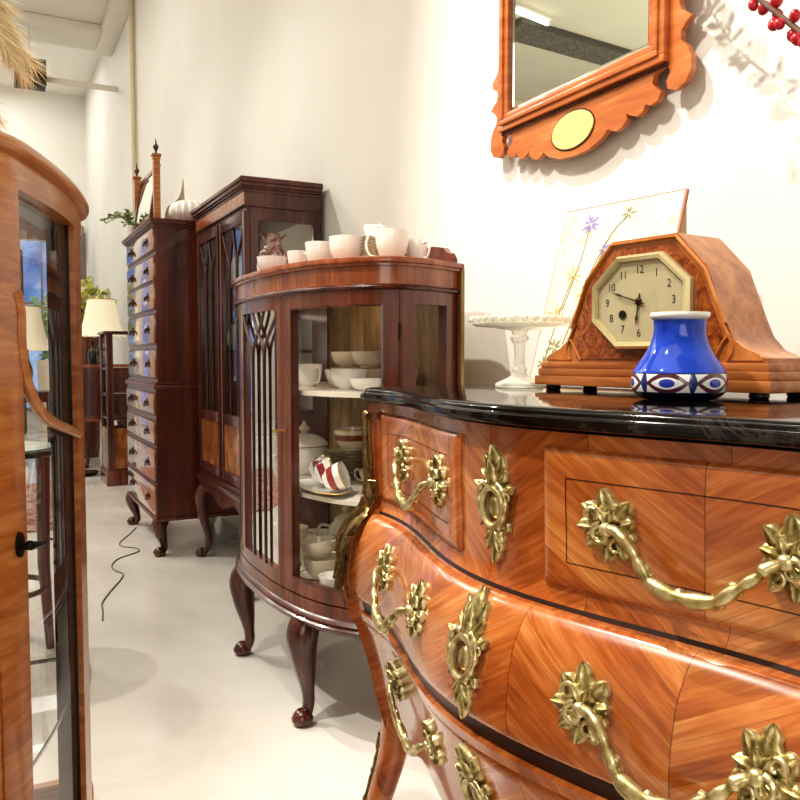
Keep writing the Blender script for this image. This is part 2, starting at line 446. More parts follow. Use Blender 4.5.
def patch(name, x0, x1, z0, z1, c, mat, nx=40, nz=18, bev=.008, parent=None, x_edge=None, low=-.006):
    """a raised front following the swelling surface; narrow bevelled border and a skirt"""
    us = [0, 0, bev*.4, bev] + [lerp(bev, (x1-x0)-bev, i/nx) for i in range(1, nx)] + [(x1-x0)-bev, (x1-x0)-bev*.4, (x1-x0), (x1-x0)]
    vs = [0, 0, bev*.4, bev] + [lerp(bev, (z1-z0)-bev, i/nz) for i in range(1, nz)] + [(z1-z0)-bev, (z1-z0)-bev*.4, (z1-z0), (z1-z0)]
    nu, nv = len(us), len(vs); b = MB()
    def dep(i, n): return {0: 0, 1: 1, 2: 2, 3: 3}.get(min(i, n-1-i), 3)
    lv = [low, c*.25, c*.75, c]
    for j, v in enumerate(vs):
        for i, u in enumerate(us):
            d = min(dep(i, nu), dep(j, nv)); x = x0+u; z = z0+v
            if x_edge:
                x = (x0+u)/(HW)*(hw(z)-.004) if False else max(-hw(z)+x_edge, min(hw(z)-x_edge, x))
            b.v.append(csurf(x, z, lv[d]))
    for j in range(nv-1):
        for i in range(nu-1):
            a = j*nu+i; b.face(a, a+1, a+1+nu, a+nu)
    return b.build(name, mat, parent, 40)

# dark strips painting in the shade between the drawer rows, and mouldings
def strip(name, z0, z1, c, mat, x0=-.47, x1=.47):
    b = MB(); n = 60
    for k, cc in ((0, c-.01), (1, c), (2, c), (3, c-.01)):
        z = z0 if k < 2 else z1
        for i in range(n+1):
            x = lerp(x0, x1, i/n); b.v.append(csurf(x, z, cc if 0 < i < n else -.006))
    for k in range(3):
        for i in range(n): b.face(k*(n+1)+i, k*(n+1)+i+1, (k+1)*(n+1)+i+1, (k+1)*(n+1)+i)
    return b.build(name, mat, commode, 30)
strip('painted_gap_shade', .7195, .7240, .0008, M['line_and_gap_shade'])
strip('painted_gap_shade', .547, .566, .0012, M['line_and_gap_shade'])
strip('rail_moulding', .534, .547, .009, M['veneer_v'])

def leaf(b, a0, b0, ang, L, W, h, c0=.0, curl=0.0, ser=3.0, nt=9, nv=6):
    """acanthus leaf in flat (a, b, c) space starting at (a0, b0) heading ang degrees"""
    ca, sa = cos_(ang), sin_(ang); s = len(b.v)
    for i in range(nt+1):
        t = i/nt
        w = W*max(.10, math.sin(PI*min(t**.95*.93+.05, 1))**.8)*(1+.20*math.sin(ser*2*PI*t+.6))
        for j in range(nv+1):
            q = 2*j/nv-1
            ridge = (1-abs(q)**1.6)*(.45+.55*math.sin(PI*min(t*.9+.1, 1))) - .35*math.exp(-q*q*22)*(1-t) + .18*math.cos(q*9)*(1-abs(q))
            c = c0 + h*ridge + curl*t*t
            al, ac = L*t, w*q*.5
            b.v.append((a0+ca*al-sa*ac, b0+sa*al+ca*ac, c))
    for i in range(nt):
        for j in range(nv):
            p = s+i*(nv+1)+j; b.face(p, p+1, p+nv+2, p+nv+1)
    # back face closes the leaf
    e = len(b.v)
    for i in range(nt+1):
        for j in (0, nv):
            x, y, c = b.v[s+i*(nv+1)+j]; b.v.append((x, y, min(c, c0)-.003))
    for i in range(nt):
        b.face(e+2*i, e+2*i+1, e+2*i+3, e+2*i+2)
        b.face(s+i*(nv+1), s+(i+1)*(nv+1), e+2*i+2, e+2*i)
        b.face(s+i*(nv+1)+nv, s+(i+1)*(nv+1)+nv, e+2*i+3, e+2*i+1)
    b.face(*[s+j for j in range(nv, -1, -1)], e, e+1)
    b.face(*[s+nt*(nv+1)+j for j in range(nv+1)], e+2*nt+1, e+2*nt)
def scroll(b, cx, cy, r, a0, turns, rad, c=.004, grow=.55, n=18):
    pts = []; rr = []
    for i in range(n+1):
        t = i/n; R = r*(1-grow*t); a = math.radians(a0+360*turns*t)
        pts.append((cx+R*math.cos(a), cy+R*math.sin(a), c)); rr.append(rad*(1-.45*t))
    b.tube(pts, rr, 7)

def rosette(b, ax, bz, s=1.0, seed=0, mir=1):
    r = random.Random(seed)
    for k, (ang, L, W) in enumerate([(98, .034, .024), (55, .029, .022), (142, .031, .024), (182, .030, .022), (222, .028, .023), (262, .030, .022), (300, .028, .021), (338, .022, .018), (18, .021, .018)]):
        a = ang if mir > 0 else 180-ang
        leaf(b, ax+cos_(a)*.004*s, bz+sin_(a)*.004*s, a+r.uniform(-6, 6), L*s, W*s, .007*s, .001, .004*s, 2.5)
    for ang, L in ((75, .021), (120, .022), (200, .022), (245, .021), (320, .019)):
        a = ang if mir > 0 else 180-ang
        leaf(b, ax, bz, a, L*s, .014*s, .006*s, .006*s, .004*s, 2.0)
    scroll(b, ax-mir*.006*s, bz-.006*s, .010*s, 90 if mir > 0 else 90, .9*mir, .0034*s, .012*s)
    b.ball((ax, bz, .012*s), .0075*s, 9, 6, (1, 1, .8))
    scroll(b, ax-mir*.014*s, bz+.012*s, .008*s, 200 if mir > 0 else -20, -.8*mir, .0028*s, .010*s)
    scroll(b, ax+mir*.008*s, bz-.016*s, .008*s, 30 if mir > 0 else 150, .8*mir, .0028*s, .010*s)
    b.ball((ax-mir*.011*s, bz-.012*s, .009*s), .005*s, 8, 5)

def handle_flat(half=.093, drop=.058, s=1.0, seed=0):
    b = MB()
    rosette(b, -half, 0, s, seed, 1); rosette(b, half, 0, s, seed+5, -1)
    key = [(-half, .002, .013), (-half+.018, .001, .022), (-half+.034, -.012, .026), (-half+.044, -drop*.55, .027), (-half*.36, -drop*.86, .028), (0, -drop, .029), (half*.34, -drop*.92, .028), (half*.56, -drop*.62, .027), (half*.74, -drop*.36, .024), (half-.012, -drop*.12, .020), (half, 0, .013)]
    path = spline(key, 6); n = len(path)
    rad = []
    for i in range(n):
        t = i/(n-1)
        rad.append(s*(.0032 + .0026*math.exp(-((t-.5)/.2)**2) + .0022*abs(math.sin(t*26)) + .0022*math.exp(-((t-.13)/.02)**2) + .0022*math.exp(-((t-.87)/.02)**2)))
    b.tube(path, rad, 9)
    # leaves wrapped on the bail
    for t, sg in ((.26, 1), (.36, 1), (.46, 1), (.56, -1), (.66, -1), (.76, -1)):
        i = int(t*(n-1)); p, q = path[i], path[min(i+1, n-1)]
        ang = math.degrees(math.atan2(q[1]-p[1], q[0]-p[0])) + (0 if sg > 0 else 180)
        leaf(b, p[0], p[1], ang+9*sg, .024*s, .011*s, .005, p[2]+.0005, -.001, 2.5)
        leaf(b, p[0], p[1], ang-11*sg, .019*s, .009*s, .004, p[2]-.001, -.001, 2.0)
    return b
def mount_flat(b, x0, z0, c=.0): return b.map(lambda a, bz, cc: csurf(x0+a, z0+bz, c+cc))

def escutcheon_flat(s=1.0):
    b = MB()
    for ang, L, W, h, c0 in ((90, .050, .026, .008, .002), (68, .042, .018, .006, .001), (112, .042, .018, .006, .001), (48, .030, .014, .005, .001), (132, .030, .014, .005, .001), (90, .034, .015, .005, .007)):
        leaf(b, 0, .014*s, ang, L*s, W*s, h*s, c0, .003, 3.0)
    for ang, L, W in ((270, .042, .020), (250, .030, .015), (290, .030, .015), (232, .022, .012), (308, .022, .012)):
        leaf(b, 0, -.024*s, ang, L*s, W*s, .007*s, .001, .003, 2.5)
    ring = [(.0165*s*math.cos(2*PI*i/26), -.004+.021*s*math.sin(2*PI*i/26), .007) for i in range(27)]
    b.tube(ring, .0042*s, 7)
    for sg in (-1, 1):
        C = spline([(sg*.008, .024, .006), (sg*.020, .020, .008), (sg*.025, .004, .008), (sg*.021, -.012, .008), (sg*.010, -.028, .006)], 5)
        b.tube(C, [.0035+.0012*math.sin(i*1.3) for i in range(len(C))], 7)
        leaf(b, sg*.016, .014, 90-sg*62, .022, .012, .005, .003, .002, 2)
        leaf(b, sg*.014, -.018, 270+sg*45, .018, .011, .004, .003, .002, 2)
        scroll(b, sg*.026, .012, .006, 180 if sg > 0 else 0, .8*sg, .0026, .007)
    prof = [(.0, .008), (.006, .0075), (.010, .005), (.012, .001)]
    s0 = len(b.v); b.lathe([(r, z) for r, z in prof], 14, (0, 0, 0))
    for i in range(s0, len(b.v)): x, y, z = b.v[i]; b.v[i] = (x, y*1.35-.004, z)
    return b

def drawer(x0, x1, z0, z1, x_edge=None):
    return patch('drawer', x0, x1, z0, z1, .0075, M['veneer_d'], parent=commode, x_edge=x_edge)
d1 = drawer(-.450, -.070, .744, .899); d2 = drawer(.094, .468, .744, .899)
d3 = drawer(-.468, .468, .568, .716); d4 = drawer(-.455, .455, .315, .531)
def inlay(x0, x1, z0, z1, par, c=.0079):
    """stringing lines let into a drawer front"""
    b = MB()
    def ln(xa, za, xb, zb):
        n = 24
        for i in range(n+1):
            t = i/n; x, z = lerp(xa, xb, t), lerp(za, zb, t); w = .0005
            for q in (-1, 1): b.v.append(csurf(x+(w*q if xa == xb else 0), z+(w*q if za == zb else 0), c+.0002))
        e = len(b.v)-2*(n+1)
        for i in range(n): b.face(e+2*i, e+2*i+1, e+2*i+3, e+2*i+2)
    ln(x0, z0, x1, z0); ln(x0, z1, x1, z1); ln(x0, z0, x0, z1); ln(x1, z0, x1, z1)
    return b.build('string_inlay', M['line_and_gap_shade'], par, 0, recalc=False)
for d, xa, xb in ((d1, -.450, -.070), (d2, .094, .468)):
    inlay(xa+.034, xb-.034, .744+.030, .897-.030, d)
for d, x0, z0, half in ((d1, -.238, .826, .100), (d2, .272, .822, .088), (d3, -.228, .652, .100), (d3, .278, .640, .088), (d4, -.262, .448, .108), (d4, .28, .445, .090)):
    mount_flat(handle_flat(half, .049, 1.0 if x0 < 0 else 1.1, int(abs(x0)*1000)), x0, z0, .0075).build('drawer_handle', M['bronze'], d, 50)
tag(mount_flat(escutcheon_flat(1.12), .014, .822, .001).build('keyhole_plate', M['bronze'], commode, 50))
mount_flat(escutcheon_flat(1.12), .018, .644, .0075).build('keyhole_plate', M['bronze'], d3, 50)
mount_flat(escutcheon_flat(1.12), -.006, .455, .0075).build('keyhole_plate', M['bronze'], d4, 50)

# marble slab
def marble():
    b = MB()
    ang = []
    def outline(o):  # o = inset of the edge
        pts = []
        n = 70; X = HW+.022-o
        for i in range(n+1):
            x = lerp(-X, X, i/n); y = plan(x)-.026+o
            a = abs(abs(x)-X)
            if a < .03: y += .018*(1-a/.03)**2
            pts.append((x, y))
        pts.append((X-.004, BACK+.02-o)); pts.append((-X+.004, BACK+.02-o)); return pts
    lv = [(.010, .9205), (.002, .9225), (.0, .927), (.0015, .933), (.005, .9345), (.0062, .9362), (.0062, .938), (.0085, .9415), (.013, .9434), (.02, .944)]
    N = len(outline(0))
    for o, z in lv:
        for p in outline(o): b.v.append((p[0], p[1], z))
    for j in range(len(lv)-1):
        for i in range(N): b.face(j*N+i, j*N+(i+1) % N, (j+1)*N+(i+1) % N, (j+1)*N+i)
    b.face(*[(len(lv)-1)*N+i for i in range(N)]); b.face(*[i for i in range(N-1, -1, -1)])
    return b.build('marble_top', M['marble'], commode, 50)
marble()

# legs, sabots and corner mounts
def cleg(sx, fy):
    if fy:  key = [(.470, .150, .42), (.486, .140, .31), (.492, .130, .24), (.502, .108, .16), (.515, .088, .07), (.528, .072, .012)]
    else:   key = [(.452, .555, .40), (.450, .555, .31), (.436, .550, .22), (.432, .552, .13), (.445, .562, .05), (.458, .572, .012)]
    path = spline([(sx*a, y, z) for a, y, z in key], 6); n = len(path)
    rad = [lerp(.030, .019, min(i/(n*.75), 1)) + (.005*max(0, (i/(n-1)-.80)/.2)) for i in range(n)]
    return path, rad
for sx in (-1, 1):
    for fy in (1, 0):
        path, rad = cleg(sx, fy)
        MB().tube(path, rad, 4, up=(0, 1, 0)).build('leg', M['veneer_v'] if fy else M['mahog_red'], commode, 25) if False else None
        L = MB().tube(path, [r*1.12 for r in rad], 8, up=(0, 1, 0)).build('leg', M['veneer_v'], commode, 50)
        p = path[-1]
        sb = MB(); sb.lathe([(.020, .0), (.031, .002), (.033, .012), (.027, .022), (.030, .03), (.024, .045), (.022, .05)], 14, (p[0], p[1], 0))
        for k in range(7):
            a = 2*PI*k/7; sb.tube([(p[0]+.026*math.cos(a), p[1]+.026*math.sin(a), .03), (p[0]+.029*math.cos(a)-sx*.004, p[1]+.029*math.sin(a), .055), (p[0]-sx*.010+.03*math.cos(a), p[1]+.008+.03*math.sin(a), .082)], [.009, .007, .001], 6)
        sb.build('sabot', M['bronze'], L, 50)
def corner_mount(sx):
    b = MB()
    def cor(z, o=.006, da=0.0):
        x = hw(z); y = plan(x)+INS(z)
        return Vector((sx*(x+o*.75), y-o*.66, z))
    # upper term: channelled strip ending in a scroll
    for off in (-.006, .006):
        pts = [cor(z)+Vector((sx*off*.6, -off*.6, 0)) for z in [.893-.16*i/14 for i in range(15)]]
        b.tube(pts, [.0040+.0008*math.sin(i) for i in range(15)], 7)
    b.tube([cor(.893)+Vector((-sx*.012, 0, .0)), cor(.896), cor(.893)+Vector((0, .012, 0))], .007, 7)
    # acanthus shoulder
    def vleaf(z0, ang, L, W, h, o=.006, lean=0):
        s = len(b.v); leaf(b, 0, 0, ang, L, W, h, 0, .010, 3)
        for i in range(s, len(b.v)):
            a, bz, c = b.v[i]; q = cor(z0+bz, o+c)
            # across direction runs round the corner
            b.v[i] = tuple(q + Vector((-sx*abs(a) if a < 0 else 0, abs(a) if a > 0 else 0, 0)))
    for z0, ang, L, W, h in ((.800, 268, .05, .018, .007), (.728, 290, .05, .020, .008), (.728, 250, .05, .020, .008), (.705, 270, .06, .022, .009), (.690, 290, .05, .016, .007), (.690, 250, .05, .016, .007), (.655, 270, .06, .017, .007), (.625, 270, .05, .013, .006), (.735, 62, .05, .020, .007), (.735, 118, .05, .020, .007)):
        vleaf(z0, ang, L, W, h)
    for off, z1 in ((-.010, .56), (.010, .57), (0, .54)):
        zs = [.745-(.745-z1)*i/20 for i in range(21)]
        b.tube([cor(z, .004+.008*math.sin(PI*min(max((.75-z)/.11, 0), 1)))+Vector((sx*off*.7, -off*.7, 0)) for z in zs], [.0050*(1-i/26) for i in range(21)], 7)
    return b
for sx in (-1, 1): corner_mount(sx).build('corner_mount', M['mount_bronze'], commode, 50)
def leg_mount(sx):
    path, rad = cleg(sx, 1); b = MB()
    P = path[8:24]
    pts = [(p[0]+sx*(r*.85), p[1]-r*.75, p[2]) for p, r in zip(path[8:26], rad[8:26])]
    b.tube(pts, [.005+.0025*abs(math.sin(i*1.1)) for i in range(len(pts))], 8)
    for i, p in enumerate(pts[::2]): b.ball(p, .0085 if i % 2 else .0065, 8, 5, (1, 1, 1.3))
    return b
for sx in (-1, 1): leg_mount(sx).build('leg_mount', M['mount_bronze'], commode, 50)

# ================================================================== ON THE COMMODE
TZ = CH
# ---- mantel clock
clock = thing('mantel_clock', 'walnut mantel clock with stepped octagonal case and brass rimmed dial', 'clock', (.863, .894, TZ), -82.7)
half = [(.059, .230), (.108, .179), (.138, .104), (.148, .082), (.165, .064), (.185, .055), (.197, .053), (.197, .046)]
prof = [(x, z) for x, z in half[::-1]]; case_poly = [(-x, z) for x, z in half[::-1]] + [(x, z) for x, z in half]
case_poly = [(-.197, .046), (-.197, .053), (-.185, .055), (-.165, .064), (-.148, .082), (-.138, .104), (-.108, .179), (-.059, .230), (.059, .230), (.108, .179), (.138, .104), (.148, .082), (.165, .064), (.185, .055), (.197, .053), (.197, .046)]
MB().prism(case_poly, lambda u, v, d: (u, d, v), 0, .10).build('case', M['clock_wood'], clock, 25)
bs = MB()
bs.cbox(-.203, .203, -.006, .106, .036, .046, .002); bs.cbox(-.207, .207, -.010, .110, .024, .036, .003); bs.cbox(-.211, .211, -.014, .114, .008, .024, .003)
bs.build('plinth', M['clock_wood'], clock, 30)
for sx in (-1, 1):
    for y in (.005, .095): MB().lathe([(.011, 0), (.013, .003), (.012, .008), (.0, .008)], 12, (sx*.185, y, 0)).build('foot', M['dark'], clock)
bp = [(-.128, .052), (-.134, .082), (-.124, .108), (-.097, .172), (-.053, .217), (.053, .217), (.097, .172), (.124, .108), (.134, .082), (.128, .052)]
MB().prism(bp, lambda u, v, d: (u, d, v), -.0022, .004).build('burr_panel', M['burr'], clock, 25)
for sx in (-1, 1):
    ar = MB()
    ar.prism([(sx*x, z) for x, z in ((.139, .050), (.146, .082), (.164, .068), (.188, .058), (.193, .050))], lambda u, v, d: (u, d, v), -.0018, .004)
    pts = spline([(sx*.142, -.002, .050), (sx*.150, -.002, .066), (sx*.139, -.002, .092), (sx*.130, -.002, .108)], 5); ar.tube(pts, .0022, 6)
    pts = spline([(sx*.119, -.002, .050), (sx*.127, -.002, .062), (sx*.137, -.002, .078), (sx*.146, -.002, .084)], 5); ar.tube(pts, .0022, 6)
    ar.build('spandrel', M['clock_band'], clock, 40)
edge = MB()
o = case_poly; i2 = bp
path = [(x, -.0015, z) for x, z in [(-.138, .100), (-.106, .175), (-.058, .2255), (.058, .2255), (.106, .175), (.138, .100)]]
edge.tube(path, .0048, 6, .5); edge.build('edge_band', M['clock_band'], clock, 20)
def octo(w, h, cut): return [(-w, -h+cut), (-w, h-cut), (-w+cut*1.15, h), (w-cut*1.15, h), (w, h-cut), (w, -h+cut), (w-cut*1.15, -h), (-w+cut*1.15, -h)]
DC = .136
bz = MB(); loops = [(0, -.002), (0, -.010), (.004, -.015), (.009, -.0135), (.011, -.008)]
for ins, y in loops:
    for u, v in octo(.0885-ins, .0695-ins, .042-ins*.5): bz.v.append((u, y, DC+v))
for j in range(len(loops)-1):
    for i in range(8): bz.face(j*8+i, j*8+(i+1) % 8, (j+1)*8+(i+1) % 8, (j+1)*8+i)
bz.build('bezel', plain('pale_brass', '#e6d9a8', .22, .55), clock, 20)
dial = MB().prism(octo(.079, .060, .0365), lambda u, v, d: (u, d, DC+v), -.0072, -.003).build('dial', plain('silvered_dial', '#d8cba2', .35, .1, var=.06, vscale=30), clock, 20)
ink = plain('dial_ink', '#2c261e', .5)
def text_mesh(txt, size, name, mat, parent, fn):
    cu = bpy.data.curves.new('lettering', 'FONT'); cu.body = txt; cu.size = size; cu.align_x = 'CENTER'; cu.align_y = 'CENTER'
    ob = bpy.data.objects.new('lettering', cu); COL.objects.link(ob)
    dg = bpy.context.evaluated_depsgraph_get(); me = bpy.data.meshes.new_from_object(ob.evaluated_get(dg))
    for v in me.vertices: v.co = fn(v.co.x, v.co.y)
    bpy.data.objects.remove(ob); me.materials.clear(); me.materials.append(mat); me.name = name
    o = bpy.data.objects.new(name, me); COL.objects.link(o); o.parent = parent; return o
for h in range(1, 13):
    a = math.radians(90-30*h); cx, cz = .060*math.cos(a), .0465*math.sin(a)
    text_mesh(str(h), .0165, 'numeral', ink, dial, lambda x, y, cx=cx, cz=cz: (cx+x*.9, -.0076, DC+cz+y))
def hand(name, ang, L, W, y, back=.012):
    ca, sa = cos_(ang), sin_(ang); b = MB()
    prof = [(-back, W*.6), (0, W), (L*.55, W*.55), (L*.72, W*1.5), (L*.85, W*.5), (L, .0003)]
    poly = [(t, w) for t, w in prof]+[(t, -w) for t, w in prof[::-1]]
    b.prism(poly, lambda u, v, d: (u*ca-v*sa, d, DC+u*sa+v*ca), y-.0008, y); return b.build(name, ink, dial, 20)
hand('hour_hand', 262, .034, .0016, -.0088); hand('minute_hand', 162, .052, .0013, -.0105)
MB().ball((0, -.0095, DC), .006, 12, 8, (1, .5, 1)).build('hand_boss', M['dark_bronze'], dial)
kh = MB(); kh.lathe([(.0062, 0), (.0068, .0015), (.004, .002), (.0, .001)], 14); kh.map(lambda x, y, z: (-.030+x, -.0073-z, DC-.018+y)); kh.build('winding_hole', M['black_metal'], dial)
MB().prism(octo(.079, .060, .0365), lambda u, v, d: (u, d, DC+v), -.0132, -.0124).build('dial_glass', M['pane'], clock, 20)

# ---- blue vase
def vase_mat():
    t = NT('blue_glaze'); n = t.noise(t.coord(), 30, 3)
    c = t.ramp(n, [(.3, srgb('#1637a2')), (.7, srgb('#2450c8'))])
    t.bsdf(c, .07, spec=.45); return t.m
M['blue_glaze'] = vase_mat()
def band_mat():
    """painted eye-and-lozenge frieze round the foot of the vase"""
    t = NT('painted_frieze'); tc = t.n('ShaderNodeTexCoord'); sp = t.n('ShaderNodeSeparateXYZ'); t.l(tc.outputs['Object'], sp.inputs[0])
    th = t.math('ARCTAN2', sp.outputs[1], sp.outputs[0])
    q = t.math('MULTIPLY', t.math('ADD', th, .35), 6/(2*PI))
    u = t.math('SUBTRACT', t.math('FRACT', t.math('ADD', q, 12.0)), .5)
    v = t.math('DIVIDE', t.math('SUBTRACT', sp.outputs[2], .0225), .0125)
    au = t.math('ABSOLUTE', t.math('MULTIPLY', u, 2.0)); av = t.math('ABSOLUTE', v)
    # eye: almond outline (purple brown) round a blue pupil, on white, black bars between
    eye = t.math('SUBTRACT', t.math('ADD', t.math('MULTIPLY', t.math('POWER', au, 2), 1.35), av), .82)
    ring = t.math('LESS_THAN', t.math('ABSOLUTE', eye), .23)
    pup = t.math('LESS_THAN', t.math('ADD', t.math('POWER', t.math('MULTIPLY', au, 1.5), 2), t.math('POWER', t.math('MULTIPLY', v, 1.1), 2)), .22)
    bar = t.math('GREATER_THAN', au, t.math('ADD', .80, t.math('MULTIPLY', av, .13)))
    edge = t.math('GREATER_THAN', av, .90)
    col = t.mix(ring, srgb('#eef0ee'), srgb('#5b2a3c'))
    col = t.mix(pup, col, srgb('#243fb0')); col = t.mix(bar, col, srgb('#20306e')); col = t.mix(edge, col, srgb('#14193a'))
    t.bsdf(col, .08, coat=.8, coat_rough=.03); return t.m
VS = 1.0
vase = thing('ceramic_vase', 'small bright blue glazed vase with white lip standing before the clock', 'vase', (.786, .748, TZ), 20)
prof = [(.034, .0), (.045, .0015), (.052, .006), (.0560, .010)]
sh = [(.0575, .035), (.0555, .039), (.0495, .048), (.0420, .059), (.0360, .071), (.0328, .082), (.0318, .093), (.0325, .102)]
vb = MB().lathe(spline([(.0560, .010), (.0582, .016), (.0592, .024), (.0585, .031), (.0575, .035)], 4), 48); 
body = MB().lathe(spline(sh, 5) + [(.0295, .102), (.0285, .09), (.034, .06), (.05, .03), (.04, .008), (0, .008)], 48)
body.build('body', M['blue_glaze'], vase, 60)
vb.build('painted_band', band_mat(), vase, 60)
MB().lathe(prof, 40).build('foot', plain('navy_glaze', '#101634', .12, coat=.6), vase, 60)
MB().lathe([(.0325, .1015), (.036, .1045), (.0372, .108), (.0362, .111), (.033, .1105), (.0296, .107), (.0290, .1015)], 48, closed=True).build('lip', M['gloss_white'], vase, 60)

# ---- glass cake stand
cake = thing('cake_stand', 'clear pressed glass cake stand with beaded rim beside the clock', 'cake stand', (.842, 1.172, TZ))
MB().lathe(spline([(0, .004), (.02, .003), (.040, .0), (.043, .003), (.041, .008), (.030, .013), (.018, .019), (.012, .026)], 3), 24).build('foot', M['crystal'], cake, 30)
stm = MB(); stm.lathe([(.012, .026), (.014, .032), (.0105, .038), (.0095, .058), (.0105, .078), (.0155, .084), (.0165, .089), (.012, .094), (.016, .101)], 8); stm.build('stem', M['crystal'], cake, 20)
pl = MB(); pl.lathe([(0, .101), (.016, .101), (.05, .106), (.078, .108), (.084, .112), (.085, .122), (.082, .123), (.078, .115), (.05, .111), (0, .109)], 48)
pl.build('plate', M['crystal'], cake, 40)
bd = MB()
for k in range(30):
    a = 2*PI*k/30; bd.ball((.085*math.cos(a), .085*math.sin(a), .120), .0062, 8, 6)
bd.build('beaded_rim', M['crystal'], cake, 60)

# ---- floral panel on its strut
def floral_mat():
    t = NT('faded_floral_print'); v = t.coord()
    base = t.ramp(t.noise(v, 9, 5, .6), [(.3, srgb('#d9cdb2')), (.7, srgb('#ebe3d0'))])
    sp = t.n('ShaderNodeSeparateXYZ'); t.l(v, sp.inputs[0])
    low = t.math('MULTIPLY', t.math('SUBTRACT', 1.0, t.math('MULTIPLY', sp.outputs[2], 2.6)), 1.0)
    gr = t.math('MULTIPLY', t.math('GREATER_THAN', t.noise(v, 34, 6, .7, 2.0), .57), .6)
    gr = t.math('MULTIPLY', gr, t.math('MAXIMUM', low, .4))
    c = t.mix(gr, base, srgb('#8d8a52'))
    ye = t.math('MULTIPLY', t.math('GREATER_THAN', t.noise(v, 16, 4, .6, .8), .63), .45)
    c = t.mix(ye, c, srgb('#e3c987'))
    t.bsdf(c, .45); return t.m
panel = thing('floral_picture', 'faded floral picture board propped up behind the clock', 'picture', (.955, 1.30, TZ), -82)
PW, PH, LEAN = .285, .352, .105
tl = math.atan2(LEAN, PH)
def lean(x, y, z): return (x, y*math.cos(tl)+z*math.sin(tl), z*math.cos(tl)-y*math.sin(tl)+.002)
pb = MB().cbox(0, PW, 0, .008, 0, PH+.012, .003); pb.map(lean); pb.build('board', plain('board_edge', '#b8785c', .6, var=.15), panel, 30)
pf = MB().box(.004, PW-.004, -.0006, .002, .004, PH+.008); pf.map(lean)
art = pf.build('printed_face', floral_mat(), panel, 0)
fl = MB(); r = random.Random(3)
def daub(cx, cz, n, R, mat_i):
    fl.mat(mat_i)
    for k in range(n):
        a = 2*PI*k/n+r.uniform(-.2, .2); L = R*r.uniform(.7, 1.1); w = R*.16
        pts = [(cx+math.cos(a)*L*t-math.sin(a)*w*s, cz+math.sin(a)*L*t+math.cos(a)*w*s) for t, s in ((.1, 0), (.5, .8), (1, .2), (1, -.2), (.5, -.8))]
        fl.prism(pts, lambda u, v, d: lean(u, d, v), -.0012, -.0004)
for cx, cz, n, R, mi in ((.075, .325, 9, .024, 0), (.125, .268, 8, .018, 0), (.165, .335, 6, .018, 1), (.06, .22, 7, .022, 2), (.035, .14, 7, .024, 2), (.10, .18, 6, .02, 2), (.05, .075, 7, .022, 1), (.085, .06, 6, .02, 2), (.11, .12, 7, .018, 0), (.03, .04, 7, .02, 1)): daub(cx, cz, n, R, mi)
for a, b_, c_ in (((.075, .32), (.07, .25), (.05, .15)), ((.125, .265), (.10, .2), (.07, .08)), ((.165, .33), (.13, .29), (.09, .19)), ((.06, .22), (.045, .15), (.03, .03))):
    fl.mat(1); p = spline([a, b_, c_], 6); fl.tube([lean(x, -.0008, z) for x, z in p], .0011, 5)
fl.build('painted_flowers', [plain('lavender_ink', '#8f7fb4', .6), plain('sage_ink', '#8f8a5c', .6), plain('straw_ink', '#cfae6a', .6)], panel, 0)
es = MB().cbox(PW-.03, PW-.018, .012, .15, .0, .30, .002)
es = MB(); es.prism([(.012, 0), (.118, .0), (.110, .34), (.104, .34)], lambda u, v, d: (d, u, v+.002), PW-.020, PW-.006)
es.build('back_strut', plain('strut_wood', '#b39a72', .6), panel, 0)

# ---- vase of red berries at the right end of the commode
jar = thing('berry_vase', 'tall cream vase holding red berry branches on the commode', 'vase', (.89, .455, TZ))
MB().lathe(spline([(.0, .002), (.045, .0), (.058, .02), (.065, .08), (.052, .15), (.032, .19), (.036, .215)], 5)+[(.032, .215), (.028, .19), (.045, .15), (.055, .08), (.045, .02), (0, .016)], 32).build('body', M['cream_china'], jar, 60)
bark = plain('grey_brown_bark', '#7c5e50', .7, var=.25, vscale=90); berry_m = plain('red_berry', '#c01c2c', .25, coat=.4, var=.15, vscale=60)
def berry_branch(keys, label, seed, nb):
    r = random.Random(seed); x0, y0, z0 = keys[0]
    root = thing('berry_branch', label, 'branch', (x0, y0, z0), 0, 'red berry branches in the vase')
    path = spline([(x-x0, y-y0, z-z0) for x, y, z in keys], 8); n = len(path)
    b = MB().tube(path, [.0044*(1-.55*i/n) for i in range(n)], 8)
    proto = None; spots = []
    for k in range(nb):
        t = lerp(.42, .99, (k+.5)/nb); i = int(t*(n-1)); p = Vector(path[i]); d = (Vector(path[min(i+1, n-1)])-Vector(path[i-1])).normalized()
        a = r.uniform(0, 2*PI); s = d.cross(Vector((math.cos(a), math.sin(a), .3))).normalized()
        if k % 2: s = d.cross(Vector((1, .25, 0))).normalized()*(1 if k % 4 == 1 else -1)+s*.3
        q = p + s.normalized()*r.uniform(.007, .011)+d*.004
        b.tube([p, q], .0013, 5); spots.append((q, d, r.uniform(.85, 1.15)))
    b.build('stem', bark, root, 60)
    for q, d, s in spots:
        if proto is None:
            proto = MB().ball((0, 0, 0), .0068, 12, 8, (1, 1, 1.2)).build('berry', berry_m, root, 80); ob = proto
        else:
            ob = proto.copy(); COL.objects.link(ob); ob.parent = root
        ob.location = q; ob.scale = (s,)*3; ob.rotation_euler = (r.uniform(-.6, .6), r.uniform(-.6, .6), 0)
    return root
berry_branch([(.895, .468, 1.00), (.875, .49, 1.12), (.85, .545, 1.275), (.838, .62, 1.365), (.83, .675, 1.425), (.825, .77, 1.53), (.84, .92, 1.62), (.88, 1.02, 1.74)], 'lower red berry twig, whole length crossing the top right corner', 4, 34)
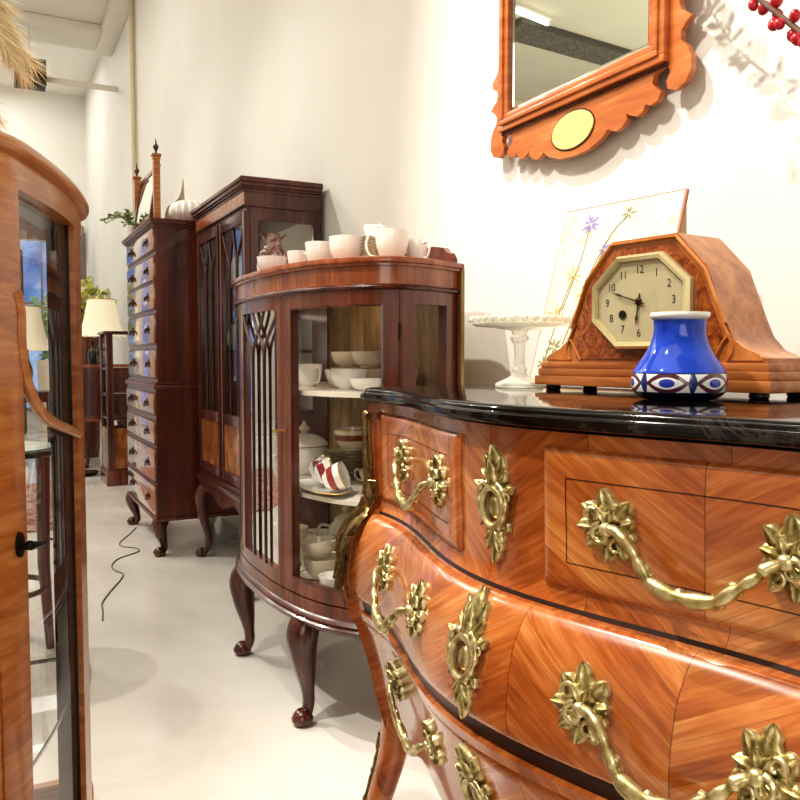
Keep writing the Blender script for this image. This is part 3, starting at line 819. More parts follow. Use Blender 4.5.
berry_branch([(.893, .445, 1.00), (.865, .475, 1.14), (.84, .53, 1.30), (.825, .60, 1.41), (.812, .655, 1.485), (.81, .75, 1.60), (.82, .86, 1.70)], 'upper red berry twig nearest the top right corner', 9, 32)
lb = thing('leafy_branch', 'dried leafy branch leaning from the berry vase towards the wall', 'branch', (.90, .452, 1.0))
lbp = spline([(.90, .452, 1.0), (.965, .56, 1.32), (1.04, .76, 1.57), (1.11, 1.03, 1.66), (1.10, 1.117, 1.775), (1.10, 1.19, 1.85), (1.10, 1.25, 1.94), (1.09, 1.29, 2.00)], 8)
lbp = [(x-.90, y-.452, z-1.0) for x, y, z in lbp]
MB().tube(lbp, [.0035*(1-.6*i/len(lbp)) for i in range(len(lbp))], 7).build('stem', bark, lb, 60)
lm_ = MB(); rl = random.Random(21)
for i in range(22, len(lbp)-1, 1):
    p = Vector(lbp[i]); d = (Vector(lbp[i+1])-p).normalized()
    for sg in (-1, 1):
        if rl.random() < .25: continue
        out = (d.cross(Vector((1, 0, 0))).normalized()*sg + d*.5 + Vector((rl.uniform(-.5, .5), 0, 0))).normalized(); w = out.cross(Vector((1, .2, 0))).normalized()*.009*rl.uniform(.8, 1.2); L = .040*rl.uniform(.7, 1.1)
        lm_.add([p, p+out*L*.3+w*.8, p+out*L*.65+w, p+out*L, p+out*L*.65-w, p+out*L*.3-w*.8], [(0, 1, 2, 3, 4, 5)])
tag(lm_.build('leaves', plain('dried_olive_leaf', '#8d8a62', .6, var=.2), lb, 0, recalc=False), kind='stuff')

# ================================================================== WALL MIRROR
mir = thing('wall_mirror', 'fretwork mahogany wall mirror with inlaid shell oval hung over the commode', 'mirror', (WX-.034, 1.506, 1.590), -90)
MH = .98
def fret():
    """outline of the fretted backboard, bottom half traced, mirrored left and right"""
    R = [(0, -.122), (.05, -.119), (.095, -.104), (.116, -.088), (.124, -.094), (.140, -.100), (.158, -.096), (.175, -.082), (.172, -.070), (.186, -.078), (.205, -.085), (.222, -.078), (.228, -.066), (.243, -.072), (.262, -.068), (.272, -.052), (.262, -.044), (.247, -.030), (.252, -.012), (.270, -.004), (.290, -.006), (.296, -.02), (.286, -.036), (.290, -.052), (.310, -.060), (.336, -.052), (.350, -.030), (.349, -.004), (.338, .018), (.322, .034), (.322, .052), (.338, .066), (.350, .072), (.338, .082), (.322, .092), (.316, .108), (.322, .120), (.338, .128), (.344, .142), (.334, .152), (.318, .165), (.312, .19), (.312, .24)]
    T = [(.312, MH-.24), (.314, MH-.17), (.338, MH-.14), (.338, MH-.11), (.318, MH-.08), (.345, MH-.05), (.352, MH), (.33, MH+.03), (.29, MH+.02), (.26, MH+.06), (.20, MH+.08), (.15, MH+.13), (.08, MH+.12), (.04, MH+.19), (0, MH+.21)]
    r = R+T
    return r + [(-x, z) for x, z in r[::-1][1:-1]]
MB().prism(fret(), lambda u, v, d: (u, d, v), -.004, .010).build('fretwork', M['mirror_wood'], mir, 25)
def frame_ring(b, x, z0, z1, y0, y1, w):
    b.cbox(-x, x, y0, y1, z0, z0+w, .003); b.cbox(-x, x, y0, y1, z1-w, z1, .003); b.cbox(-x, -x+w, y0, y1, z0+w, z1-w, .003); b.cbox(x-w, x, y0, y1, z0+w, z1-w, .003); return b
fr = MB(); frame_ring(fr, .293, 0, MH, -.020, -.003, .016); frame_ring(fr, .279, .014, MH-.014, -.026, -.003, .013); frame_ring(fr, .268, .025, MH-.025, -.020, -.003, .018)
fr.build('moulded_frame', M['mirror_wood'], mir, 30)
MB().tube([(-.292, -.006, -.003), (.292, -.006, -.003)], .004, 8).build('dark_bead', M['mahog'], mir)  # darker mahogany bead along the bottom of the frame
MB().prism([(-.252, .041), (.252, .041), (.252, MH-.041), (-.252, MH-.041)], lambda u, v, d: (u, d, v), -.0075, -.004).build('mirror_glass', M['mirror_glass'], mir, 0)
bv = MB(); frame_ring(bv, .2515, .0415, MH-.0415, -.0085, -.0072, .012); bv.build('bevel_border', plain('bevelled_glass', '#eef0ea', .05, 1.0), mir, 20)
ov = MB(); N = 40
for y, s in ((-.0045, 1.0), (-.0075, .97)):
    for i in range(N): ov.v.append((-.005+.076*s*math.cos(2*PI*i/N), y, -.061+.043*s*math.sin(2*PI*i/N)))
for i in range(N): ov.face(i, (i+1) % N, N+(i+1) % N, N+i)
ov.face(*range(N, 2*N)); 
def fan_mat():
    t = NT('satinwood_shell'); tc = t.n('ShaderNodeTexCoord'); sp = t.n('ShaderNodeSeparateXYZ'); t.l(tc.outputs['Object'], sp.inputs[0])
    a = t.math('ARCTAN2', t.math('ADD', sp.outputs[2], .102), t.math('ADD', sp.outputs[0], .005))
    f = t.math('FRACT', t.math('MULTIPLY', a, 3.2))
    t.bsdf(t.ramp(f, [(.0, srgb('#dcae5e')), (.25, srgb('#ebcb7c')), (1, srgb('#f2dc98'))]), .35, coat=.2); return t.m
oval = ov.build('inlaid_oval', fan_mat(), mir, 30)
rim = [( -.005+.077*math.cos(2*PI*i/44), -.005, -.061+.044*math.sin(2*PI*i/44)) for i in range(45)]
MB().tube(rim, .0016, 6).build('stringing', M['line_and_gap_shade'], oval)
# ================================================================== CURVED CABINET TOOLS
def arc_param(pts):
    L = [0]
    for a, b in zip(pts, pts[1:]): L.append(L[-1]+math.hypot(b[0]-a[0], b[1]-a[1]))
    return L
class Curve:
    """plan outline; offset(s, o) walks it by length, o > 0 is inwards"""
    def __init__(s, pts): s.p = pts; s.L = arc_param(pts); s.len = s.L[-1]
    def at(s, d):
        d = min(max(d, 0), s.len)
        i = max(0, min(len(s.p)-2, next((k for k in range(len(s.L)-1) if s.L[k+1] >= d), len(s.L)-2)))
        t = (d-s.L[i])/max(s.L[i+1]-s.L[i], 1e-9)
        return (lerp(s.p[i][0], s.p[i+1][0], t), lerp(s.p[i][1], s.p[i+1][1], t))
    def off(s, d, o):
        e = .012; a = s.at(max(d-e, 0)); b = s.at(min(d+e, s.len)); p = s.at(d)
        tx, ty = b[0]-a[0], b[1]-a[1]; l = math.hypot(tx, ty)
        return (p[0]-ty/l*o, p[1]+tx/l*o)
    def find(s, x, y):
        return min((math.hypot(s.p[k][0]-x, s.p[k][1]-y), s.L[k]) for k in range(len(s.p)))[1]
def band(b, cv, s0, s1, o0, o1, z0, z1, n=None, zf=None):
    """solid strip following the plan from s0 to s1, between offsets o0 (outer) and o1 (inner)"""
    n = n or max(1, int((s1-s0)/.025)); k = len(b.v)
    for i in range(n+1):
        d = lerp(s0, s1, i/n); p = cv.off(d, o0); q = cv.off(d, o1)
        for (x, y), z in ((p, z0), (p, z1), (q, z1), (q, z0)): b.v.append((x, y, z))
    for i in range(n):
        for j in range(4):
            a = k+i*4+j; c = k+i*4+(j+1) % 4; b.face(a, c, c+4, a+4)
    b.face(k, k+3, k+2, k+1); e = k+n*4; b.face(e, e+1, e+2, e+3); return b
def sheet(b, cv, s0, s1, o, z0, z1):
    n = max(1, int((s1-s0)/.02)); k = len(b.v)
    for i in range(n+1):
        x, y = cv.off(lerp(s0, s1, i/n), o); b.v += [(x, y, z0), (x, y, z1)]
    for i in range(n): b.face(k+2*i, k+2*i+2, k+2*i+3, k+2*i+1)
    return b
def moulding(b, cv, s0, s1, prof, n=None):
    """profile of (offset, z) swept along the plan (closed ring profile)"""
    n = n or max(2, int((s1-s0)/.02)); k = len(b.v); m = len(prof)
    for i in range(n+1):
        d = lerp(s0, s1, i/n)
        for o, z in prof:
            x, y = cv.off(d, o); b.v.append((x, y, z))
    for i in range(n):
        for j in range(m):
            a = k+i*m+j; c = k+i*m+(j+1) % m; b.face(a, c, c+m, a+m)
    b.face(*[k+j for j in range(m)]); b.face(*[k+n*m+j for j in range(m-1, -1, -1)]); return b
def slab(b, cv, s0, s1, o, z0, z1, back, n=60):
    """horizontal board filling the plan"""
    pts = [cv.off(lerp(s0, s1, i/n), o) for i in range(n+1)]
    if back: pts += back
    b.prism(pts, lambda u, v, d: (u, v, d), z0, z1); return b
def cabriole(b, x, y, h, dx, dy, r0=.034, r1=.017, foot=True, n=10):
    key = [(x, y, h), (x+dx*.9, y+dy*.9, h*.86), (x+dx*.8, y+dy*.8, h*.66), (x+dx*.15, y+dy*.15, h*.38), (x-dx*.1, y-dy*.1, h*.18), (x+dx*.5, y+dy*.5, h*.065), (x+dx*1.0, y+dy*1.0, .012)]
    path = spline(key, 6); m = len(path); rad = hermite([(0, r0*.95), (.17, r0*1.05), (.34, r0*.85), (.6, r1*1.05), (.8, r1), (.92, r1*1.25), (1, r1*1.3)])
    b.tube(path, [rad(i/(m-1)) for i in range(m)], n)
    if foot:
        fx, fy = x+dx*1.05, y+dy*1.05
        s0 = len(b.v); b.lathe([(r1*.9, 0), (r1*1.25, .003), (r1*1.75, .010), (r1*1.85, .020), (r1*1.4, .034), (r1*.9, .042)], 14)
        for i in range(s0, len(b.v)):
            px, py, z = b.v[i]; b.v[i] = (fx+px, fy+py, z)
    return b

# ================================================================== BOW-FRONT CHINA CABINET
CAB = (.687, 2.29, 0)
cab = thing('china_cabinet', 'dark mahogany bow-fronted china cabinet on cabriole legs crowded with crockery', 'display cabinet', CAB, -90)
half = [(0, 0), (.113, .001), (.229, .013), (.33, .034), (.41, .064), (.481, .112), (.528, .165), (.546, .212), (.5455, .245), (.536, .30), (.508, .37), (.480, .435)]
pts = [(-x, y) for x, y in half[::-1]] + half[1:]
RIM = Curve(spline(pts, 8))
sL = RIM.len
sc = sL/2
S_post = RIM.find(.548, .215); S_in = RIM.find(.20, .010)      # right hand post and the inner stile
BK = 1.0
def mirr(s): return sL-s
ct = MB()
slab(ct, RIM, 0, sL, .006, 1.222, 1.232, None)
moulding(ct, RIM, 0, sL, [(.008, 1.226), (.001, 1.230), (0, 1.236), (.002, 1.242), (.008, 1.244), (.05, 1.244), (.05, 1.226)])
slab(ct, RIM, 0, sL, .04, 1.228, 1.2438, None)
ct.build('top', M['mahog_h'], cab, 35)
fz = MB(); band(fz, RIM, 0, sL, .016, .045, 1.168, 1.224); fz.build('frieze', M['mahog_h'], cab, 30)
mo = MB(); moulding(mo, RIM, 0, sL, [(.018, 1.163), (.009, 1.166), (.007, 1.171), (.011, 1.176), (.018, 1.178)]); mo.build('bead_moulding', M['mahog'], cab, 40)
# carcass: base, back, posts
cs = MB()
slab(cs, RIM, 0, sL, .018, .318, .356, None)
for s0 in (S_post-.0, mirr(S_post)-.05): band(cs, RIM, s0, s0+.05, .018, .05, .35, 1.17)
for s0, s1 in ((sL-.055, sL), (0, .055)): band(cs, RIM, s0, s1, .018, .045, .35, 1.17)
for a, b_ in ((S_post+.05, sL-.055), (.055, mirr(S_post)-.05)):
    band(cs, RIM, a, b_, .018, .045, 1.13, 1.17); band(cs, RIM, a, b_, .018, .045, .35, .40)
cs.build('carcass', M['mahog_red'], cab, 30)
bs = MB(); moulding(bs, RIM, 0, sL, [(.022, .286), (.010, .288), (.004, .294), (.003, .302), (.010, .307), (.007, .314), (.014, .322), (.022, .326)]); slab(bs, RIM, 0, sL, .02, .288, .318, None)
bs.build('base_moulding', M['mahog'], cab, 40)
bkp = MB(); bkp.box(-.482, .482, .424, .434, .318, 1.228); bkp.build('back_board', M['old_back'], cab, 0)
gal = MB(); gal.prism([(-.462, 1.244), (-.462, 1.256), (-.448, 1.272), (-.43, 1.278), (-.415, 1.290), (-.36, 1.300), (0, 1.30), (.36, 1.300), (.415, 1.290), (.43, 1.278), (.448, 1.272), (.462, 1.256), (.462, 1.244)], lambda u, v, d: (u, d, v), .408, .424)
gal.build('gallery', M['mahog_red'], cab, 30)
for a, b_ in ((S_post+.05, sL-.055), (.055, mirr(S_post)-.05)):
    g = MB(); sheet(g, RIM, a-.003, b_+.003, .031, .398, 1.132); g.build('side_pane', M['pane'], cab, 30)
# doors either side, a glazed tracery panel between
def cdoor(s0, s1, name, hinge):
    d = MB(); w = .048
    band(d, RIM, s0, s0+w, .018, .042, .36, 1.166); band(d, RIM, s1-w, s1, .018, .042, .36, 1.166)
    band(d, RIM, s0+w, s1-w, .018, .042, 1.128, 1.166); band(d, RIM, s0+w, s1-w, .018, .042, .36, .398)
    o = d.build(name, M['mahog_red'], cab, 30)
    g = MB(); sheet(g, RIM, s0+w-.003, s1-w+.003, .030, .396, 1.13); g.build('door_pane', M['pane'], o, 30)
    l = MB(); band(l, RIM, s0+w-.001, s0+w+.005, .016, .024, .398, 1.128); band(l, RIM, s1-w-.005, s1-w+.001, .016, .024, .398, 1.128); band(l, RIM, s0+w, s1-w, .016, .024, 1.122, 1.128); band(l, RIM, s0+w, s1-w, .016, .024, .398, .404)
    l.build('glazing_bead', M['mahog'], o, 30)
    for z in (1.06, .46):
        h = MB(); x, y = RIM.off(hinge, .016); h.tube([(x, y, z-.022), (x, y, z+.022)], .0042, 8); h.build('hinge', M['dark_bronze'], o)
    return o
dr = cdoor(S_in+.002, S_post-.002, 'door', S_post-.001)
dl = cdoor(mirr(S_post)+.002, mirr(S_in)-.002, 'door', mirr(S_post)+.001)
x, y = RIM.off(S_in+.024, .016)
k = MB(); k.tube([(x, y, .80), (x-.004, y-.028, .797)], .0034, 8); k.ball((x-.006, y-.034, .797), .007, 8, 6, (1, .4, 1)); k.build('key', M['brass'], dr)
cp = MB(); a, b_ = mirr(S_in), S_in; w = .036
band(cp, RIM, a, a+w, .018, .04, .36, 1.166); band(cp, RIM, b_-w, b_, .018, .04, .36, 1.166); band(cp, RIM, a+w, b_-w, .018, .04, 1.128, 1.166); band(cp, RIM, a+w, b_-w, .018, .04, .36, .398)
cpo = cp.build('centre_panel', M['mahog_red'], cab, 30)
g = MB(); sheet(g, RIM, a+w-.003, b_-w+.003, .031, .396, 1.13); g.build('centre_pane', M['pane_dark'], cpo, 30)
tr = MB(); A, B_ = a+w, b_-w; W = B_-A
def onp(s, z, o=.022): x, y = RIM.off(s, o); return (x, y, z)
for f0, f1 in ((1/3, 0), (1/3, 2/3), (2/3, 1/3), (2/3, 1)):
    pp = spline([(A+W*f0, 1.0-.02), (A+W*lerp(f0, f1, .12), 1.03), (A+W*lerp(f0, f1, .72), 1.09), (A+W*f1*1.0 if f1 in (0, 1) else A+W*lerp(f0, f1, .98), 1.126)], 6)
    tr.tube([onp(s, z) for s, z in pp], .0052, 7)
for f in (1/3, 2/3): tr.tube([onp(A+W*f, z) for z in (.398, .7, .985)], .0052, 7)
tr.build('tracery', M['mahog'], cpo, 40)
# shelves
for z in (.900, .622):
    sh = MB(); slab(sh, RIM, 0, sL, .052, z-.006, z+.006, None); sh.build('shelf', M['shelf_paint'], cab, 20)
fl = MB(); slab(fl, RIM, 0, sL, .048, .356, .364, None); fl.build('inner_floor', M['shelf_paint'], cab, 20)
for lx, ly, dx, dy in ((-.285, .068, -.006, -.012), (.272, .068, .006, -.012), (-.41, .37, -.012, .012), (.41, .37, .012, .012)):
    lg = cabriole(MB(), lx, ly, .292, dx*1.6, dy*1.6, .043, .0165); lg.build('leg', M['mahog'], cab, 50)

MB().tube([(-.18, .20, 1.158), (.18, .20, 1.158)], .008, 8).build('added_fill_tube', emit('cabinet_fill_glow', '#fff0d6', 12), cab, 60)  # added glowing tube, out of sight, to brighten the crockery
# ---- crockery : prototypes
def cup_mesh(r, h, rim=True):
    return spline([(.0, .003), (r*.45, .003), (r*.5, 0), (r*.52, .004), (r*.7, h*.18), (r*.9, h*.5), (r*.97, h*.8), (r, h)], 3)
def hollow(p, t=.003):
    inner = [(max(r-t, 0.0), max(z, .006)) for r, z in p[::-1] if z > .002]
    inner[-1] = (0, .007); return p+inner
def loop_handle(b, r, h, s=1.0):
    pts = spline([(r*.9, 0, h*.82), (r+.016*s, 0, h*.88), (r+.024*s, 0, h*.58), (r+.014*s, 0, h*.25), (r*.82, 0, h*.2)], 5); b.tube(pts, .0034*s, 7); return b
def teacup(label, r, h, loc, rz, group, m='gloss_white', handle=True, tilt=None, name='teacup', bandm=None, bz=None, zscale=1):
    t = thing(name, label, 'cup' if name != 'bowl' else 'bowl', loc, rz, group)
    if tilt: t.rotation_euler = (math.radians(tilt[0]), math.radians(tilt[1]), math.radians(rz))
    p = cup_mesh(r, h); MB().lathe(hollow(p), 28).build('body', M[m], t, 60)
    if handle: loop_handle(MB(), r, h).build('handle', M[m], t, 60)
    if bandm:
        z0, z1 = bz; f = hermite(sorted({round(z, 5): r_ for r_, z in p if z > 0}.items()))
        MB().lathe([(f(lerp(z0, z1, i/4))+.0006, lerp(z0, z1, i/4)) for i in range(5)], 28, caps=False).build('band', M[bandm], t, 60)
        MB().lathe([(r+.0002, h-.004), (r+.0008, h-.001), (r-.001, h+.0004)], 28, caps=False).build('gilt_edge', M['gold_rim'], t, 60)
    return t
def cabw(x, y, z=0): return to_world(CAB, -90, (x, y, z))
def in_cab(Y, X, z): return (X, Y, z)
zt = 1.2445
# along the top (X, Y world): from the far end to the near
G = 'white cups on the china cabinet'
def teapot(label, loc, rz, r=.05, h=.075, m='gloss_white', cat='teapot', name='teapot', spout=True, lid=True, knob=True):
    t = thing(name, label, cat, loc, rz)
    pr = spline([(.0, .004), (r*.5, .004), (r*.55, 0), (r*.6, .005), (r*.92, h*.25), (r, h*.5), (r*.9, h*.8), (r*.62, h*.98), (r*.6, h)], 3)
    MB().lathe(pr+[(0, h)], 28).build('body', M[m], t, 60)
    if lid:
        MB().lathe(spline([(r*.62, h), (r*.6, h+.006), (r*.3, h+.018), (r*.1, h+.022)], 3)+[(0, h+.022)], 24).build('lid', M[m], t, 60)
        if knob: MB().lathe(spline([(.004, h+.02), (.004, h+.026), (.010, h+.032), (.008, h+.04), (.003, h+.05), (0, h+.052)], 3), 12).build('knob', M[m], t, 60)
    if spout:
        MB().tube(spline([(-r*.85, 0, h*.3), (-r*1.3, 0, h*.45), (-r*1.5, 0, h*.75), (-r*1.75, 0, h*.95)], 4), [.014*(1-.5*i/12) for i in range(13)], 9).build('spout', M[m], t, 60)
    hb = MB(); pts = spline([(r*.8, 0, h*.85), (r+.02, 0, h*.9), (r+.034, 0, h*.6), (r+.02, 0, h*.28), (r*.9, 0, h*.25)], 5); hb.tube(pts, .0045, 8); hb.build('handle', M[m], t, 60)
    return t
teacup('low white teacup at the far end of the row on top of the china cabinet', .046, .058, (.782, 2.381, zt), 110, G)
teacup('small white cup second from the far end on the china cabinet top', .030, .066, (.826, 2.275, zt), -60, G)
teacup('deep white handleless bowl left of the largest bowl on the cabinet top', .042, .078, (.85, 2.155, zt), 0, 'white bowls on the china cabinet', handle=False, name='bowl')
teacup('largest plain white bowl in the middle of the cabinet top', .052, .080, (.885, 2.035, zt), 0, 'white bowls on the china cabinet', handle=False, name='bowl')
# gilt saucers under a cup
sau = thing('saucer', 'lowest gilt edged saucer of the stack on the cabinet top', 'saucer', (.945, 1.99, zt), 0, 'stack of gilt saucers')
MB().lathe(spline([(0, .003), (.018, .003), (.020, 0), (.022, .002), (.034, .008), (.040, .011)], 3)+[(.039, .0125), (.032, .0095), (.020, .0052), (0, .005)], 30).build('dish', M['gloss_white'], sau, 60)
MB().lathe([(.0385, .0105), (.0408, .0108), (.0406, .0130), (.0383, .013)], 30, closed=True).build('gilt_edge', M['gold_rim'], sau, 60)
SX, SY = sau.location.x, sau.location.y
for k, nm in enumerate(('second', 'third', 'fourth', 'fifth', 'sixth', 'seventh', 'topmost')):
    dup(sau, (SX, SY, zt+.0092*(k+1)), 0, '%s gilt edged saucer of the stack on the cabinet top%s' % (nm, ', counted from below' if nm != 'topmost' else ', under a cup'))
teacup('white cup perched on the stack of gilt saucers', .030, .038, (SX, SY, zt+.0715), -95, G)
teacup('large white mug with curled handle near the gilt saucers', .046, .084, (.952, 1.897, zt), 140, G)
teacup('white mug at the near end of the cabinet top by the gallery', .030, .066, (1.03, 1.905, zt), -80, G)

# shelf one (z .906): white cups and bowls
z1 = .9062
G1 = 'white china on the upper shelf'
teacup('white cup half hidden behind the door stile on the upper shelf', .040, .060, (.90, 2.45, z1), 60, G1)
teacup('tapered white mug at the left of the upper shelf', .043, .070, (.865, 2.29, z1), -80, G1)
teacup('white bowl beside the tapered mug on the upper shelf', .054, .054, (.945, 2.215, z1), 0, G1, handle=False, name='bowl')
teacup('white bowl in the middle of the upper shelf', .056, .056, (.905, 2.075, z1), 0, G1, handle=False, name='bowl')
teacup('low white dish at the right of the upper shelf', .048, .034, (.905, 1.955, z1), 0, G1, handle=False, name='bowl')
GR = 'cream bowls in the back row'
teacup('cream bowl at left, first in the back row of the upper shelf', .056, .056, (1.02, 2.345, z1), 0, GR, m='cream_china', handle=False, name='bowl')
teacup('cream bowl second in the back row of the upper shelf', .056, .056, (1.025, 2.195, z1), 0, GR, m='cream_china', handle=False, name='bowl')
teacup('cream bowl at right in the back row of the upper shelf', .052, .056, (1.045, 2.03, z1), 0, GR, m='cream_china', handle=False, name='bowl')
teacup('cream teacup resting on the left back row bowl', .057, .048, (1.02, 2.345, z1+.0595), 40, GR, m='cream_china')
teacup('cream teacup resting on the second back row bowl', .057, .048, (1.025, 2.195, z1+.0595), -60, GR, m='cream_china')

# shelf two (z .628): tureen, plates, banded cups
z2 = .6282
tu = thing('tureen', 'white lidded tureen at the left of the middle shelf', 'tureen', (.885, 2.385, z2), -90)
MB().lathe(spline([(0, .004), (.04, .004), (.045, 0), (.05, .006), (.068, .03), (.074, .065), (.072, .09)], 4)+[(.066, .09), (0, .08)], 32).build('body', M['gloss_white'], tu, 60)
lid = MB().lathe(spline([(.075, .090), (.074, .097), (.060, .112), (.034, .124), (.012, .128)], 4)+[(0, .128)], 32).build('lid', M['gloss_white'], tu, 60)
MB().lathe(spline([(.012, .127), (.010, .133), (.018, .140), (.014, .15), (.006, .158), (.004, .166), (0, .168)], 3), 14).build('finial', M['cream_china'], lid, 60)
MB().lathe([(.074, .088), (.0765, .090), (.0745, .093)], 32, caps=False).build('gilt_edge', M['gold_rim'], tu, 60)
plp = thing('plate', 'lowest plate of the stack on the middle shelf', 'plate', (.985, 2.245, z2), 0, 'stack of plates')
MB().lathe(spline([(0, .003), (.04, .003), (.044, 0), (.048, .003), (.062, .009), (.080, .012)], 3)+[(.079, .0135), (.061, .011), (.045, .0055), (0, .005)], 36).build('dish', M['cream_china'], plp, 60)
MB().lathe([(.0775, .0115), (.0805, .0118), (.0803, .0138), (.077, .014)], 36, closed=True).build('gilt_edge', plain('worn_gilt_edge', '#7f6a42', .3, .4), plp, 60)
for k in range(7):
    dup(plp, (.985+.002*(k % 3), 2.245-.002*(k % 2), z2+.0100*(k+1)), 0, 'topmost plate of the stack, under the banded bowl' if k == 6 else '%s plate from the bottom of the stack on the middle shelf' % ('second', 'third', 'fourth', 'fifth', 'sixth', 'seventh')[k])
teacup('footed bowl with rust brown band on the stack of plates', .056, .066, (.987, 2.245, z2+.0845), 0, None, m='cream_china', handle=False, name='bowl', bandm='rust_band', bz=(.030, .048))
GB = 'cups with red bands lying on the platter'
pt = thing('platter', 'oval white platter with wavy gilt edge on the middle shelf', 'platter', (.815, 2.045, z2), -95)
pm = MB().lathe(spline([(0, .003), (.05, .003), (.07, .005), (.085, .009), (.1, .013)], 3)+[(.099, .015), (.084, .0115), (.068, .0075), (0, .006)], 48)
pm.map(lambda x, y, z: (x*1.45*(1+.02*math.cos(8*math.atan2(y, x))), y*.66*(1+.02*math.cos(8*math.atan2(y, x))), z)); pm.build('dish', M['gloss_white'], pt, 60)
rimp = [(.1*1.45*(1+.02*math.cos(8*a))*math.cos(a), .1*.66*(1+.02*math.cos(8*a))*math.sin(a), .0135) for a in [2*PI*i/60 for i in range(61)]]
MB().tube(rimp, .0016, 6).build('gilt_edge', M['gold_rim'], pt, 60)
teacup('red banded cup lying on its side at the left of the platter', .038, .056, (.825, 2.165, z2+.037), -34, GB, handle=False, tilt=(0, 70), bandm='crimson', bz=(.016, .036))
teacup('red banded cup lying on its side in the middle of the platter', .038, .058, (.80, 2.075, z2+.037), -22, GB, handle=False, tilt=(0, 68), bandm='crimson', bz=(.016, .036))
teacup('red banded cup lying on its side at the right of the platter', .038, .058, (.795, 1.985, z2+.037), -38, GB, handle=False, tilt=(0, 70), bandm='crimson', bz=(.016, .036))
teacup('cream cup behind the red banded cups on the middle shelf', .045, .045, (.985, 2.08, z2), 120, None, m='cream_china')
dup(sau, (1.00, 1.955, z2), 0, 'cream saucer at the right end of the middle shelf', 'loose saucers on the middle shelf')
# bottom (z .3645)
z3 = .3645
GC = 'cream tea things on the cabinet floor'
dup(sau, (.822, 2.09, z3), 0, 'saucer beneath the two stacked cream cups on the cabinet floor', 'saucers on the cabinet floor', scale=1.6)
teacup('lower of the two stacked cream cups at the front', .052, .056, (.822, 2.09, z3+.0125), 60, GC, m='cream_china')
teacup('upper of the two stacked cream cups, tipped to one side', .052, .048, (.822, 2.09, z3+.071), -60, GC, m='cream_china', tilt=(4, -9))
teapot('cream lidded sugar pot with pointed knob at the back of the cabinet floor', (.99, 2.30, z3), 170, .060, .12, 'cream_china', spout=False, name='sugar_pot', cat='pot')
teapot('cream teapot behind the stacked cups on the cabinet floor', (.95, 2.125, z3), 75, .056, .085, 'cream_china')
teacup('cream cup against the left stile on the cabinet floor', .05, .058, (.815, 2.30, z3), 100, GC, m='cream_china')
teacup('cream cup stacked on the cup against the left stile', .048, .055, (.815, 2.30, z3+.060), -40, GC, m='cream_china')
teacup('tall cream mug at the back right of the cabinet floor', .042, .13, (1.055, 2.04, z3), -80, GC, m='cream_china', name='mug')
teacup('white cup at the front right of the cabinet floor', .042, .05, (.81, 1.96, z3), -80, GC)
teacup('cream cup behind the front right cup on the cabinet floor', .045, .055, (.93, 1.93, z3), 20, GC, m='cream_china')
teacup('cream cup between the left stile cups and the stacked cups', .040, .05, (.86, 2.195, z3), 200, GC, m='cream_china')

# ================================================================== BOOKCASE ON STAND
BX, BY0, BY1 = .925, 3.15, 3.98
bk = thing('display_bookcase', 'tall dark mahogany display bookcase with traceried glass doors on a cabriole stand', 'bookcase', (BX, BY1, 0), -90)
BW = BY1-BY0; BD = WX-.02-BX      # local x 0..BW (left to right), y 0..BD
T0, T1 = .42, 1.70
c = MB()
c.box(0, BW, 0, BD, .42, .44); c.box(0, BW, .002, BD, 1.585, 1.66)
for x0, x1 in ((0, .02), (BW-.02, BW)):
    c.box(x0, x1, .022, .055, .44, 1.585); c.box(x0, x1, BD-.035, BD, .44, 1.585); c.box(x0, x1, .055, BD-.035, .44, .76); c.box(x0, x1, .055, BD-.035, 1.545, 1.585)
c.build('carcass', M['mahog'], bk, 0)
bb = MB().box(.021, BW-.021, BD-.012, BD-.004, .44, 1.585).build('back_panel', plain('pale_lining', '#e2dccd', .7, var=.04), bk, 0)
co = MB()
for o, z0, z1 in ((.006, 1.655, 1.668), (.013, 1.668, 1.676), (.020, 1.676, 1.692), (.026, 1.692, 1.706), (.021, 1.706, 1.712)): co.cbox(-o, BW+o, -o, BD+.0, z0, z1, .002)
co.cbox(-.012, BW+.012, -.012, BD, 1.596, 1.602, .002)
co.build('cornice', M['mahog'], bk, 30)
frb = MB().box(.0, BW, -.004, .0015, 1.603, 1.654).build('frieze_veneer', M['mahog_h'], bk, 0)
for x0, x1 in ((0.001, BW/2-.001), (BW/2+.001, BW-.001)):
    d = MB(); w = .042; zA, zB, zM0, zM1 = .445, 1.582, .70, .745
    d.cbox(x0, x0+w, -.002, .021, zA, zB, .002); d.cbox(x1-w, x1, -.002, .021, zA, zB, .002)
    d.cbox(x0+w, x1-w, -.002, .021, zB-.045, zB, .002); d.cbox(x0+w, x1-w, -.002, .021, zM0, zM1, .002); d.cbox(x0+w, x1-w, -.002, .021, zA, zA+.045, .002)
    do = d.build('door', M['mahog'], bk, 30)
    MB().add2([(x0+w-.002, .010, zM1-.002), (x1-w+.002, .010, zM1-.002), (x1-w+.002, .010, zB-.043), (x0+w-.002, .010, zB-.043)]).build('door_pane', M['pane_dark'], do, 0)
    MB().cbox(x0+w-.002, x1-w+.002, .004, .016, zA+.043, zM0+.002, .004).build('burr_panel', M['panel_burr'], do, 0)
    t = MB(); A, B_ = x0+w, x1-w; W = B_-A; zt_ = zB-.045; zs = zt_-.17
    for f in (1/3, 2/3): t.tube([(A+W*f, .007, zM1), (A+W*f, .007, zs)], .0042, 6)
    for f0, f1 in ((1/3, 0), (1/3, .5), (2/3, .5), (2/3, 1)):
        pp = spline([(A+W*f0, .007, zs), (A+W*lerp(f0, f1, .15), .007, zs+.05), (A+W*lerp(f0, f1, .6), .007, zs+.105), (A+W*f1, .007, zt_)], 6); t.tube(pp, .0042, 6)
    t.build('tracery', M['mahog'], do, 40)
